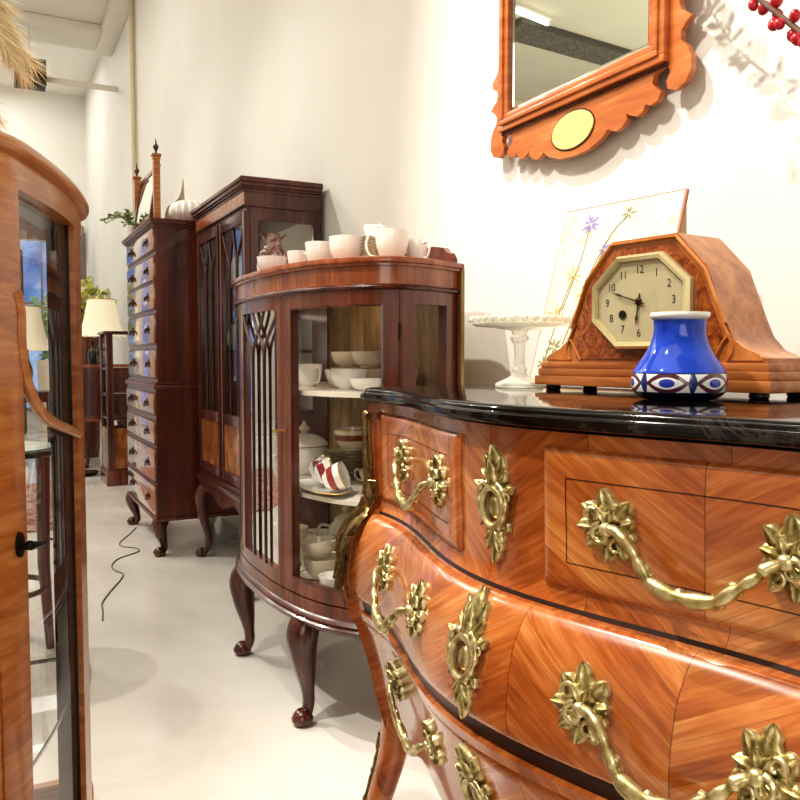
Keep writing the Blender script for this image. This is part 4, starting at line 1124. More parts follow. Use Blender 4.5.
MB().cbox(BW/2-.006, BW/2+.006, -.008, -.001, .445, 1.582, .002).build('cover_bead', M['mahog'], bk, 30)
for x in (.008, BW-.011): MB().add2([(x, .05, .755), (x, BD-.03, .755), (x, BD-.03, 1.55), (x, .05, 1.55)]).build('side_pane', M['pane'], bk, 0)
for z in (.765, 1.02, 1.29): MB().box(.022, BW-.022, .024, BD-.014, z-.007, z+.007).build('shelf', M['mahog'], bk, 0)
stn = MB()
stn.cbox(-.018, BW+.018, -.022, BD, .402, .421, .006); stn.cbox(-.010, BW+.010, -.014, BD, .392, .402, .003)
n = 30
for y0, y1 in ((-.004, .022),):
    poly = [(0, .393)] + [(BW*i/n, .333 - .022*math.cos(4*PI*i/n) + .0) for i in range(n+1)] + [(BW, .393)]
    stn.prism(poly, lambda u, v, d: (u, d, v), y0, y1)
for x0 in (0, BW-.02): stn.box(x0, x0+.02, .02, BD-.01, .32, .393)
stn.box(0, BW, BD-.02, BD-.001, .32, .393)
stn.build('stand', M['mahog'], bk, 30)
for lx, ly, dx, dy in ((.035, .028, -.025, -.03), (BW-.035, .028, .025, -.03), (.035, BD-.04, -.02, .012), (BW-.035, BD-.04, .02, .012)):
    cabriole(MB(), lx, ly, .36, dx, dy, .034, .015).build('leg', M['mahog'], bk, 50)
MB().tube([(.12, .036, 1.576), (BW-.12, .036, 1.576)], .007, 8).build('added_fill_tube', emit('bookcase_fill_glow', '#fff4e0', 9), bk, 60)  # added unseen glowing tube to lift the dark bookcase interior
def bkw(x, y, z): return to_world((BX, BY1, 0), -90, (x, y, z))
def pinkvase_mat():
    t = NT('pink_floral_porcelain'); n = t.noise(t.coord(), 55, 4, .6, .5)
    t.bsdf(t.ramp(n, [(.40, srgb('#9e5a55')), (.5, srgb('#c99a90')), (.58, srgb('#ecdccb'))]), .2, coat=.4); return t.m
pv = thing('porcelain_vase', 'pink flowered porcelain vase behind the bookcase side glass', 'vase', bkw(.72, .15, 1.2975))
MB().lathe(spline([(0, .003), (.045, 0), (.058, .01), (.066, .05), (.068, .10), (.060, .13), (.040, .155), (.036, .17), (.044, .195), (.060, .21)], 4)+[(.056, .21), (.04, .195), (.032, .17), (.036, .155), (.05, .13), (.05, .02), (0, .012)], 32).build('body', pinkvase_mat(), pv, 60)
for lab, x, y, z, h, r_, m in (('cream jug on the top shelf of the bookcase', .28, .13, 1.2975, .15, .05, 'cream_china'), ('white pot on the middle shelf of the bookcase', .6, .14, 1.0275, .12, .055, 'gloss_white'), ('cream pot behind the left bookcase door', .2, .14, 1.0275, .11, .05, 'cream_china'), ('white pot on the lowest glazed shelf of the bookcase', .55, .14, .7725, .12, .055, 'gloss_white')):
    teapot(lab, bkw(x, y, z), -60, r_, h, m, name='jug' if 'jug' in lab else 'pot', cat='jug' if 'jug' in lab else 'pot', spout=False, knob='jug' not in lab)

# ================================================================== TALLBOY
TX, TY0, TY1 = .725, 4.05, 4.95
tb = thing('tallboy', 'tall mahogany chest on chest with nine drawers beyond the bookcase', 'chest of drawers', (TX, TY1, 0), -90)
TW = TY1-TY0; TD = WX-.02-TX
c = MB(); c.box(.018, TW-.018, .018, TD, .86, 1.64); c.box(0, TW, .006, TD, .19, .852)
c.build('carcass', M['tall_side'], tb, 0)
co = MB()
for o, z0, z1 in ((-.010, 1.632, 1.641), (-.002, 1.641, 1.650), (.008, 1.650, 1.662), (.012, 1.662, 1.672)): co.cbox(-o, TW+o, .0-o, TD, z0, z1, .002)
co.build('cornice', M['tall_side'], tb, 30)
wm = MB(); wm.cbox(-.008, TW+.008, -.006, TD, .836, .858, .006); wm.cbox(.008, TW-.008, .006, TD, .858, .872, .004); wm.build('waist_moulding', M['tall_side'], tb, 30)
bm_ = MB(); bm_.cbox(-.010, TW+.010, -.008, TD, .176, .194, .005); bm_.build('base_moulding', M['tall_side'], tb, 30)
rows = [(1.524, 1.628, 0), (1.377, 1.490, 0), (1.235, 1.358, 0), (1.062, 1.206, 0), (.892, 1.030, 0), (.712, .812, 1), (.562, .674, 1), (.376, .534, 1), (.205, .350, 1)]
tlab = ['#b98e66']
for i, (z0, z1, low) in enumerate(rows):
    x0, x1, y = (.036, TW-.036, .018) if not low else (.020, TW-.020, .006)
    d = MB().cbox(x0, x1, y-.010, y+.004, z0, z1, .004).build('drawer', M['tall_front'], tb, 30)
    bd_ = MB()
    for a, b_ in ((z0-.009, z0-.003), (z1+.003, z1+.009)): bd_.cbox(x0-.008, x1+.008, y-.006, y+.002, a, b_, .002)
    bd_.build('cockbead', M['tall_side'], tb, 30)
    zc = (z0+z1)/2
    for x in (lerp(x0, x1, .2), lerp(x0, x1, .8)):
        h = MB(); h.prism([(x-.034, zc+.004), (x-.026, zc+.018), (x-.010, zc+.016), (x, zc+.024), (x+.010, zc+.016), (x+.026, zc+.018), (x+.034, zc+.004), (x+.022, zc-.012), (x, zc-.020), (x-.022, zc-.012)], lambda u, v, dd: (u, dd, v), y-.0125, y-.010)
        for q in (-.022, .022): h.ball((x+q, y-.017, zc+.004), .0055, 8, 5)
        h.tube(spline([(x-.022, y-.019, zc+.004), (x-.020, y-.024, zc-.012), (x, y-.026, zc-.018), (x+.020, y-.024, zc-.012), (x+.022, y-.019, zc+.004)], 4), .0032, 6)
        h.build('drawer_handle', M['dark_bronze'], d, 40)
for lx, ly, dx, dy in ((.045, .04, -.02, -.024), (TW-.045, .04, .02, -.024), (.045, TD-.045, -.02, .01), (TW-.045, TD-.045, .02, .01)):
    cabriole(MB(), lx, ly, .185, dx, dy, .038, .017).build('foot', M['mahog'], tb, 50)

# ---- on the tallboy
TT = 1.6725
tm = thing('toilet_mirror', 'swing toilet mirror between two urn topped posts on the tallboy', 'mirror', (.80, 4.62, TT), -90)
b = MB(); b.cbox(-.34, .34, -.018, .09, 0, .022, .004); b.build('base', M['mahog_red'], tm, 30)
for x in (-.30, .30):
    p = MB(); p.cbox(x-.017, x+.017, -.017, .017, .022, .36, .003); p.cbox(x-.024, x+.024, -.024, .024, .36, .372, .003); p.cbox(x-.020, x+.020, -.020, .020, .345, .354, .002)
    po = p.build('post', M['satin'], tm, 30)
    u = MB(); u.lathe(spline([(.012, .372), (.006, .380), (.006, .388), (.014, .404), (.013, .415), (.006, .425), (.004, .435), (.0015, .450), (0, .453)], 3), 12, (x, 0, 0)); u.build('urn_finial', M['mahog'], po, 60)
fr = MB(); frame_ring(fr, .265, .04, .335, -.010, .010, .026); a = math.radians(-9)
def swing(x, y, z): return (x, y*math.cos(a)-(z-.2)*math.sin(a), .2+y*math.sin(a)+(z-.2)*math.cos(a))
fr.map(swing); fo = fr.build('swing_frame', M['mahog_red'], tm, 30)
MB().box(-.240, .240, -.004, .004, .065, .31).map(swing).build('mirror_glass', M['mirror_glass'], fo, 0)
for x in (-.274, .274): MB().tube([(x-.012, 0, .2), (x+.012, 0, .2)], .006, 8).build('pivot', M['brass'], tm)
rv = thing('ribbed_vase', 'white ribbed lobed bowl vase at the near corner of the tallboy top', 'vase', (.945, 4.20, TT)); rv.scale = (1.2,)*3
rm = MB(); prf = spline([(0, .004), (.03, .002), (.05, .006), (.080, .035), (.085, .060), (.072, .085), (.05, .098), (.042, .100)], 4)+[(.036, .098), (.05, .08), (.06, .05), (.03, .012), (0, .01)]
rm.lathe(prf, 72); rm.map(lambda x, y, z: (lambda a, r: (math.cos(a)*r*(1+.06*math.cos(18*a)), math.sin(a)*r*(1+.06*math.cos(18*a)), z))(math.atan2(y, x), math.hypot(x, y))); rm.build('body', M['gloss_white'], rv, 60)
wb = thing('white_bowl', 'low white bowl beside the ribbed vase on the tallboy', 'bowl', (1.10, 4.30, TT))
MB().lathe(hollow(spline([(0, .003), (.03, 0), (.06, .02), (.075, .045), (.078, .055)], 4)), 32).build('body', M['gloss_white'], wb, 60)
lf = thing('dried_palm_leaf', 'beige dried palm spathe propped against the wall behind the ribbed vase', 'dried leaf', (1.02, 4.86, TT))
pm = MB(); edge_ = spline([(.036, .375), (.026, .31), (.005, .26), (-.03, .225), (-.06, .20), (-.075, .12), (-.06, .02)], 6)
pm.prism([(.045, .02), (.046, .20), (.040, .38)]+edge_, lambda u, v, d: (u, d+.02*math.sin(v*4), v), -.003, .003); pm.build('blade', plain('dried_leaf', '#cdbf9f', .7, var=.1), lf, 30)
MB().lathe([(0, 0), (.05, 0), (.055, .02), (.04, .035), (0, .035)], 20).build('base', M['cream_china'], lf, 60)
leafm = plain('pale_green_leaf', '#c3d092', .5, var=.3, vscale=25); leafd = plain('olive_leaf', '#7f8d52', .5, var=.3, vscale=25)
def pot_plant(loc, label, R, H, n, seed, pot_r=.06, pot_h=.10, droop=.4, leaf=.05, potm='gloss_white', mats=None, name='potted_plant', lean_to=(0, 0)):
    r = random.Random(seed); t = thing(name, label, 'plant', loc)
    MB().lathe(spline([(0, .002), (pot_r*.7, 0), (pot_r*.85, pot_h*.4), (pot_r, pot_h)], 4)+[(pot_r*.9, pot_h), (pot_r*.8, pot_h*.85), (0, pot_h*.85)], 24).build('pot', M[potm], t, 60)
    st = MB(); lv = MB()
    for k in range(n):
        a = r.uniform(0, 2*PI); q = r.uniform(.25, 1); h = H*r.uniform(.45, 1)
        e = Vector((math.cos(a)*R*q+lean_to[0]*q, math.sin(a)*R*q+lean_to[1]*q, pot_h+h*(1-droop*q*q)))
        p = spline([(0, 0, pot_h*.85), (e.x*.35, e.y*.35, pot_h+h*.7), tuple(e)], 5); st.tube(p, .0018, 5)
        for m in range(6):
            i = len(p)-1-m*2
            if i < 2: break
            c0 = Vector(p[i]); d = Vector((r.uniform(-1, 1), r.uniform(-1, 1), r.uniform(-.3, .8))).normalized(); L = leaf*r.uniform(.6, 1.1)
            s = d.cross(Vector((r.uniform(-1, 1), r.uniform(-1, 1), r.uniform(-1, 1)))).normalized()*L*.28
            lv.mat(r.randrange(2)); lv.add([c0, c0+d*L*.5+s, c0+d*L, c0+d*L*.5-s], [(0, 1, 2, 3)])
    st.build('stems', leafd, t, 60); tag(lv.build('leaves', mats or [leafm, leafd], t, 0, recalc=False), kind='stuff'); return t
pot_plant((.750, 4.84, TT), 'small trailing green plant in a white pot at the front of the tallboy top', .09, .11, 20, 5, .030, .075, 1.0, .035, lean_to=(-.10, .03))
# ================================================================== FURTHER BACK
# dark side cabinet with the lamp, and the open carved shelf unit
sb = thing('side_cabinet', 'dark bow-fronted side cabinet on cabriole legs at the end of the aisle', 'cabinet', (.70, 7.55, 0), -0)
pts = spline([(0, .42), (.0, .10), (.05, .02), (.22, 0), (.40, .02), (.46, .10), (.46, .42)], 8); SC = Curve(pts)
s = MB(); slab(s, SC, 0, SC.len, .0, .44, .90, None); s.build('carcass', M['mahog_red'], sb, 40)
s = MB(); slab(s, SC, 0, SC.len, -.014, .90, .925, None); slab(s, SC, 0, SC.len, -.010, .42, .44, None); s.build('top', M['mahog_h'], sb, 40)
d = MB(); band(d, SC, SC.len*.32, SC.len*.68, -.006, .004, .47, .87); d.build('door', M['mahog'], sb, 30)
for lx, ly in ((.07, .06), (.39, .06), (.07, .38), (.39, .38)): cabriole(MB(), lx, ly, .43, (lx-.23)*.12, (ly-.22)*.15, .035, .017).build('leg', M['mahog'], sb, 50)
def bottle(loc, label):
    t = thing('decanter', label, 'bottle', loc, 0, 'dark decanters under the lamp')
    MB().lathe(spline([(0, .002), (.03, 0), (.036, .01), (.037, .10), (.030, .125), (.013, .145), (.012, .17), (.016, .178)], 4)+[(0, .178)], 20).build('body', plain('dark_glass', '#1c1512', .1, coat=.5), t, 60)
    MB().lathe(spline([(.010, .178), (.009, .186), (.018, .20), (.012, .215), (0, .222)], 3), 14).build('stopper', M['dark_bronze'], t, 60); return t
bt = bottle((.83, 7.63, .9255), 'dark decanter at left on the side cabinet')
dup(bt, (.93, 7.62, .9255), 0, 'dark decanter at right on the side cabinet beside the shelf unit')
def lamp(loc, label, rs, hs, base_h, name='table_lamp', r_top=.55, power=8):
    t = thing(name, label, 'lamp', loc)
    MB().lathe(spline([(0, .004), (.075, .0), (.08, .012), (.04, .03), (.022, .06), (.045, base_h*.35), (.05, base_h*.5), (.02, base_h*.75), (.012, base_h)], 4)+[(0, base_h)], 24).build('base', M['mahog'], t, 60)
    pr = [(rs*lerp(1, r_top, (i/10)**.55), base_h+hs*i/10) for i in range(11)]
    pr[0] = (rs, base_h-.0)
    m = NT('lamp_shade_silk'); p = m.bsdf(srgb('#f2ead2'), .8); p.inputs['Emission Color'].default_value = srgb('#fff0cc'); p.inputs['Emission Strength'].default_value = .28
    sm = MB().lathe(pr+[(x-.003, z) for x, z in pr[::-1]], 40, closed=True); 
    def scal(x, y, z):
        a = math.atan2(y, x); return (x, y, z-(.012*abs(math.sin(8*a)) if z < base_h+.01 else 0))
    sm.map(scal); so = sm.build('lamp_shade', m.m, t, 60)
    MB().tube([(rs*r_top*math.cos(2*PI*i/30), rs*r_top*math.sin(2*PI*i/30), base_h+hs) for i in range(31)], .005, 6).build('trim', M['gold_rim'], so, 60)
    MB().tube([(0, 0, base_h-.01), (0, 0, base_h+hs*.6)], .006, 8).build('stem', M['brass'], t)
    MB().ball((0, 0, base_h+hs*.45), .03, 12, 8, (1, 1, 1.3)).build('bulb', emit('warm_bulb', '#ffe2a0', 6), t, 60)
    return t
lamp((.93, 7.78, .9255), 'cream bell shade table lamp behind the dark decanters', .215, .33, .26)
pot_plant((.86, 8.45, 0), 'tall yellow green leafy plant rising above the lamp shade', .30, .38, 90, 11, .15, 1.36, .30, .12, potm='mahog_red', mats=[plain('lime_leaf', '#c3c65f', .5, var=.25, vscale=12), plain('cream_blossom', '#f0ecc4', .5)], name='tall_plant')
# open shelf unit with carved uprights
su = thing('shelf_unit', 'dark carved mahogany open shelf unit beyond the tallboy', 'shelf unit', (.80, 6.85, 0), -90)
c = MB()
for x in (0, .35): c.cbox(x, x+.05, 0, .05, .0, 1.17, .004); c.cbox(x, x+.05, .27, .32, .0, 1.17, .004)
c.build('posts', M['mahog'], su, 30)
MB().cbox(-.015, .415, -.015, .335, 1.17, 1.19, .004).build('top', M['mahog'], su, 30)
MB().box(.02, .38, .300, .312, .45, 1.17).build('back_panel', M['dark'], su, 0)
for z in (.90, .70, .52): MB().cbox(0.002, .398, .004, .318, z-.01, z+.01, .003).build('shelf', M['mahog'], su, 30)
MB().cbox(.05, .35, .002, .30, .12, .44, .004).build('cupboard', M['panel_burr'], su, 0)
pl = MB(); pl.cbox(-.01, .41, -.012, .33, .0, .10, .004); pl.cbox(-.003, .403, -.004, .325, .10, .118, .003); pl.build('plinth', M['mahog_red'], su, 30)
fw = MB()
for k in range(3):
    x = .05+.1*k
    for q in (0, 1): fw.tube(spline([(x+.1*q, .02, .92), (x+.05, .02, .98+.02*q), (x+.1*(1-q), .02, 1.04), (x+.05, .02, 1.10), (x+.1*q, .02, 1.165)], 4), .007, 6)
fw.build('fretwork', M['mahog'], su, 40)
bw = thing('brass_tray', 'small dark metal dish on the floor by the shelf unit', 'dish', (.70, 7.15, 0))
MB().lathe([(0, .004), (.08, .002), (.11, .02), (.115, .03), (.108, .03), (.08, .012), (0, .012)], 28).build('dish', M['dark_bronze'], bw, 60)
# things seen through the glass of the left cabinet
rug = MB(); rug.cbox(-1.1, .42, 4.95, 6.8, .0, .012, .004)
def rug_mat():
    t = NT('rug_pile'); v = t.coord()
    n = t.noise(v, 14, 5, .7, 1.2)
    t.bsdf(t.ramp(n, [(.36, srgb('#5a2a26')), (.48, srgb('#a5736a')), (.56, srgb('#c9aca0')), (.7, srgb('#7d5a5c'))]), .9); return t.m
tag(rug.build('patterned_rug', rug_mat(), None, 30), 'faded red and pink patterned rug behind the left cabinet', 'rug')
gt = thing('side_table', 'round glass topped side table seen through the left cabinet', 'table', (.02, 3.0, 0))
MB().lathe([(.0, .668), (.195, .668), (.203, .672), (.205, .680), (.203, .688), (.19, .690), (0, .690)], 44).build('table_rim', M['dark'], gt, 40)
MB().lathe([(0, .6905), (.185, .6905), (.185, .694), (0, .694)], 44).build('glass_top', plain('pale_blue_glass_top', '#a9cbe8', .04, coat=.6), gt, 40)  # opaque pale blue top
for k in range(4):
    a = PI/2*k-.35; MB().tube([(.145*math.cos(a), .145*math.sin(a), .667), (.14*math.cos(a), .14*math.sin(a), .3), (.155*math.cos(a), .155*math.sin(a), .0)], [.022, .02, .014], 10).build('leg', M['mahog'], gt, 60)
MB().lathe([(.15, .20), (.158, .205), (.158, .215), (.15, .22)], 30, closed=True).build('stretcher', M['mahog'], gt, 60)
lamp((.34, 8.6, .66), 'cream bell shade lamp seen through the left cabinet glass', .24, .42, .40, r_top=.5)
lt = thing('lamp_table', 'dark lamp table under the further bell shade lamp', 'table', (.34, 8.6, 0))
MB().cbox(-.24, .24, -.24, .24, .625, .655, .005).build('table_top', M['mahog'], lt, 30)
MB().cbox(-.21, .21, -.21, .21, .555, .625, .003).build('apron', M['mahog'], lt, 30)
for x in (-.19, .19):
    for y in (-.19, .19): MB().tube([(x, y, 0), (x, y, .56)], [.014, .022], 8).build('leg', M['mahog'], lt, 60)
cm = thing('screen_frame', 'dark framed standing screen at the end of the shop beside the blue window', 'screen', (.0, 11.2, 0), 0)
MB().cbox(.30, .42, 0, .04, 0, 2.35, .05).build('dark_leaf', plain('grey_brown_screen', '#6f5f52', .6, var=.2), cm, 30)
MB().cbox(1.02, 1.17, 0, .04, 0, 2.6, .02).build('pale_leaf', plain('grey_screen', '#7a706b', .6, var=.2), cm, 30)
pot_plant((.72, 11.5, 0), 'leafy green plant standing in front of the blue shop window', .28, .95, 44, 21, .16, .95, .5, .15, potm='cream_china', mats=[plain('mint_leaf', '#9fd3ad', .5, var=.2, vscale=12), leafm], name='window_plant')
# dark furniture against the left side, mirrored in the door glass
ls = thing('dark_cupboard', 'tall dark cupboard against the far left of the shop', 'cupboard', (-3.2, 9.5, 0), 0)
MB().cbox(-.25, .25, 0, .5, .08, 2.0, .01).build('carcass', M['mahog'], ls, 30)
MB().cbox(-.28, .28, -.03, .5, 2.0, 2.06, .01).build('cornice', M['mahog'], ls, 30)
MB().cbox(-.26, .26, -.01, .5, 0, .08, .01).build('plinth', M['mahog'], ls, 30)
for x in (-.245, .005): MB().cbox(x, x+.24, -.012, .0, .12, 1.96, .004).build('door', M['mahog_red'], ls, 30)

# cables on the floor
def cable(keys, r, name, label, m):
    tag(MB().tube(spline([(x, y, z) for x, y, z in keys], 8), r, 7).build(name, m, None, 60), label, 'cable')
cable([(.74, 4.80, .003), (.68, 4.64, .003), (.605, 4.46, .003), (.60, 4.36, .003), (.66, 4.28, .003), (.655, 4.20, .003), (.55, 4.10, .003), (.50, 3.98, .003), (.50, 3.88, .003), (.525, 3.80, .003), (.50, 3.70, .003), (.43, 3.52, .003), (.385, 3.38, .003), (.375, 3.28, .003), (.36, 3.16, .003)], .003, 'floor_cable', 'thin grey cable snaking over the pale floor in the aisle', plain('grey_flex', '#6f6a60', .5))
cable([(.30, 3.45, .008), (.26, 3.35, .007), (.235, 3.2, .007), (.235, 3.05, .007), (.255, 2.9, .007), (.26, 2.7, .007), (.235, 2.5, .007)], .006, 'lamp_flex', 'pale flex trailing from the side table to the floor', plain('cream_flex', '#b9aa93', .5))
cable([(.42, 4.80, .006), (.38, 4.70, .006), (.33, 4.66, .006), (.28, 4.70, .006), (.25, 4.80, .006)], .006, 'black_flex', 'looped black flex on the floor in front of the rug', M['black_metal'])

# ceiling fittings
tg = thing('wall_rail', 'slim pale rail running out from the wall to the dark hanging box', 'rail', (WX-.001, 8.9, 3.77))
MB().cbox(-.68, .0, -.02, .02, -.025, .025, .006).build('rail', plain('rail_paint', '#d9d2c4', .5), tg, 30)
bx = thing('hanging_speaker', 'dark brown box speaker hung from the ceiling behind the pampas plumes', 'speaker', (.44, 8.9, 3.80))
MB().cbox(-.145, .145, -.12, .12, -.125, .125, .012).build('cabinet', plain('dark_brown_box', '#2c1912', .5, var=.15), bx, 30)
MB().cbox(-.13, .13, -.127, -.119, -.11, .11, .003).build('grille', plain('speaker_cloth', '#1e120d', .9), bx, 30)
MB().tube([(0, 0, .125), (0, 0, .459)], .008, 8).build('hanger', plain('pale_hanger', '#d9d2c4', .5), bx)
vt = thing('ceiling_grille', 'long dark grey air grille in the ceiling, seen in the wall mirror', 'grille', (-3.15, 6.95, CZ), 0)
vt.rotation_euler = (0, 0, math.atan2(.15, -1.55))
def grille_mat():
    t = NT('perforated_grille'); n = t.noise(t.coord((1, 1, 1)), 40, 3)
    t.bsdf(t.ramp(n, [(.4, srgb('#55504c')), (.6, srgb('#8b8580'))]), .6); return t.m
MB().cbox(-.86, .86, -.21, .21, -.05, -.001, .01).build('frame', plain('grille_frame', '#5a5551', .5), vt, 30)
MB().box(-.83, .83, -.18, .18, -.054, -.048).build('mesh', grille_mat(), vt, 0)
tbl = thing('tube_light', 'white fluorescent tube fitting on the ceiling, seen in the wall mirror', 'light', (-2.33, 6.52, CZ), -13)  # batten fixed flat against the ceiling
MB().cbox(-.27, .27, -.05, .05, -.03, -.001, .006).build('batten', M['gloss_white'], tbl, 30)
MB().tube([(-.25, 0, -.05), (.25, 0, -.05)], .02, 12).build('tube', emit('tube_glow', '#fffaf0', 9), tbl, 60)
for x in (-.25, .25): MB().cbox(x-.012, x+.012, -.02, .02, -.06, -.03, .003).build('end_cap', M['gloss_white'], tbl, 30)
wl = thing('wall_rod', 'thin bronze rod fitting on the far wall beside the pampas', 'fitting', (1.20, 11.98, 2.55))
MB().tube([(0, -.02, -.20), (0, -.02, .24)], .022, 10).build('rod', plain('olive_bronze', '#93875c', .5, .3), wl, 60)
MB().cbox(-.03, .03, -.02, .019, -.03, .03, .004).build('bracket', M['dark_bronze'], wl, 30)

# ================================================================== LEFT FOREGROUND CABINET
LC = thing('bow_cabinet', 'bow-fronted glazed cabinet in pale walnut close by on the left', 'display cabinet', (0, 0, 0))
q = [(-.40, .80), (-.20, .835), (-.08, .905), (.018, .996), (.062, 1.078), (.116, 1.237), (.149, 1.385), (.157, 1.47), (.150, 1.515)]
lp = spline([(x, y) for x, y in q], 8)
lp = lp + [(-.40, 1.53)]
LR = Curve(lp); Ls = LR.len
def LF(x, y): return LR.find(x, y)
sA, sB, sT = LF(.018, .996), LF(.149, 1.385), LF(.150, 1.515)
# front faces +x, so inwards is to the left of travel: Curve.off(o>0) gives inward here
top = MB(); slab(top, LR, 0, Ls, .004, 1.236, 1.2475, None)
moulding(top, LR, 0, Ls, [(.010, 1.231), (.003, 1.233), (.0, 1.238), (0, 1.244), (.003, 1.2485), (.010, 1.25), (.03, 1.25), (.03, 1.231)])
top.build('cornice', M['satin'], LC, 40)
fz = MB(); band(fz, LR, 0, Ls-.02, .013, .04, 1.2125, 1.233); fz.build('frieze', M['satin'], LC, 30)
S0 = LF(.042, 1.041); S1 = LF(.132, 1.300)
ps = MB(); band(ps, LR, S0-.105, S0-.062, .014, .045, .20, 1.2125)
band(ps, LR, 0, S0-.105, .016, .03, .2, 1.2125)
ps.build('carcass', M['satin'], LC, 30)
dwood = wood('door_walnut', '#8e4a1c', '#ad682f', '#c98f52', (9, 9, 60), .3, .4, 5)
dr2 = MB(); band(dr2, LR, S0-.06, S0, .012, .034, .22, 1.2125); band(dr2, LR, S1, S1+.075, .012, .020, .22, 1.2125); band(dr2, LR, S0, S1, .012, .036, 1.195, 1.2125); band(dr2, LR, S0, S1, .012, .036, .22, .26)
do = dr2.build('door', dwood, LC, 30)
inner_shade = MB(); band(inner_shade, LR, S1+.002, S1+.075, .0205, .052, .22, 1.2125); band(inner_shade, LR, S0, S1, .0365, .062, 1.189, 1.2125); inner_shade.build('painted_inner_shade', plain('inner_shade_paint', '#2e140b', .4, var=.3, vscale=30), do, 30)  # dark bands painting in the shade behind the stile and top rail
g = MB(); sheet(g, LR, S0-.002, S1+.002, .023, .258, 1.197); g.build('door_pane', M['pane'], do, 30)
ab = MB()
pp = spline([(LF(.040, 1.037), 1.075), (LF(.042, 1.041), 1.052), (LF(.044, 1.044), 1.013), (LF(.051, 1.057), .977), (LF(.064, 1.083), .945), (LF(.085, 1.141), .916), (LF(.126, 1.276), .886), (S1+.02, .880)], 8)
ab.tube([(*LR.off(s_, .014), z) for s_, z in pp], .0075, 8); ab.build('arched_astragal', M['satin'], do, 50)
sK = S0-.022; kx, ky_ = LR.off(sK, .012); e0, e1 = LR.off(sK-.01, .012), LR.off(sK+.01, .012); l = math.hypot(e1[0]-e0[0], e1[1]-e0[1]); tx, ty = (e1[0]-e0[0])/l, (e1[1]-e0[1])/l
def lkp(a, bz, c): return (kx+tx*a+ty*c, ky_+ty*a-tx*c, bz)
lk = MB(); lk.prism([(.008*math.cos(2*PI*i/20), .779+.015*math.sin(2*PI*i/20)) for i in range(20)], lambda u, v, dd: lkp(u, v, dd), -.001, .003)
lk.build('lock_plate', M['black_metal'], do, 30)
ky = MB(); ky.tube([lkp(0, .777, .001), lkp(0, .777, .016)], .004, 8); ky.tube([lkp(-.003, .779, .015), lkp(.010, .777, .016), lkp(.024, .775, .016), lkp(.031, .776, .016)], [.006, .0045, .0035, .002], 8); ky.ball(lkp(-.002, .779, .014), .006, 10, 7)
ky.build('key', M['black_metal'], do, 50)
# far end: glazed side between two posts, and the back
en = MB(); sE = Ls-.03
band(en, LR, sE-.05, sE, .012, .03, .2, 1.2125); band(en, LR, S1+.08, sE-.05, .012, .03, 1.195, 1.2125); band(en, LR, S1+.08, sE-.05, .012, .03, .2, .25)
en.build('end_frame', M['satin'], LC, 30)
g = MB(); sheet(g, LR, S1+.13, sE-.05, .019, .25, 1.195); g.build('end_pane', M['pane'], LC, 30)
bsb = MB(); slab(bsb, LR, 0, Ls, .010, .16, .21, None); moulding(bsb, LR, 0, Ls-.02, [(.012, .15), (.0, .155), (-.003, .165), (.004, .178), (.012, .182)]); bsb.build('base', M['satin'], LC, 40)
bkl = MB().box(-.40, -.388, .81, 1.52, .2, 1.224).build('back_board', M['old_back'], LC, 0)
shl = MB(); slab(shl, LR, 0, Ls, .034, .472, .477, None); shl.build('glass_shelf', (lambda t: (lambda tr, gl, mx: (t.l(tr.outputs[0], mx.inputs[1]), t.l(gl.outputs[0], mx.inputs[2]), t.l(mx.outputs[0], t.out.inputs[0]), t.m)[-1])(t.n('ShaderNodeBsdfTransparent'), t.n('ShaderNodeBsdfGlossy', ), t.n('ShaderNodeMixShader')))(NT('shelf_glass')), LC, 30)
nd = bpy.data.materials['shelf_glass'].node_tree.nodes
for n_ in nd:
    if n_.type == 'MIX_SHADER': n_.inputs[0].default_value = .07
    if n_.type == 'BSDF_GLOSSY': n_.inputs['Roughness'].default_value = .02
se = MB(); moulding(se, LR, S0-.05, Ls-.06, [(.033, .471), (.0315, .4725), (.0315, .4765), (.033, .478), (.0345, .4765), (.0345, .4725)]); se.build('shelf_edge', plain('green_glass_edge', '#4f5a4a', .1, coat=.5), LC, 30)
for lx, ly in ((-.02, 1.02), (.10, 1.42), (-.34, .88), (-.34, 1.46)): cabriole(MB(), lx, ly, .165, .012, 0, .03, .015).build('leg', M['mahog'], LC, 50)

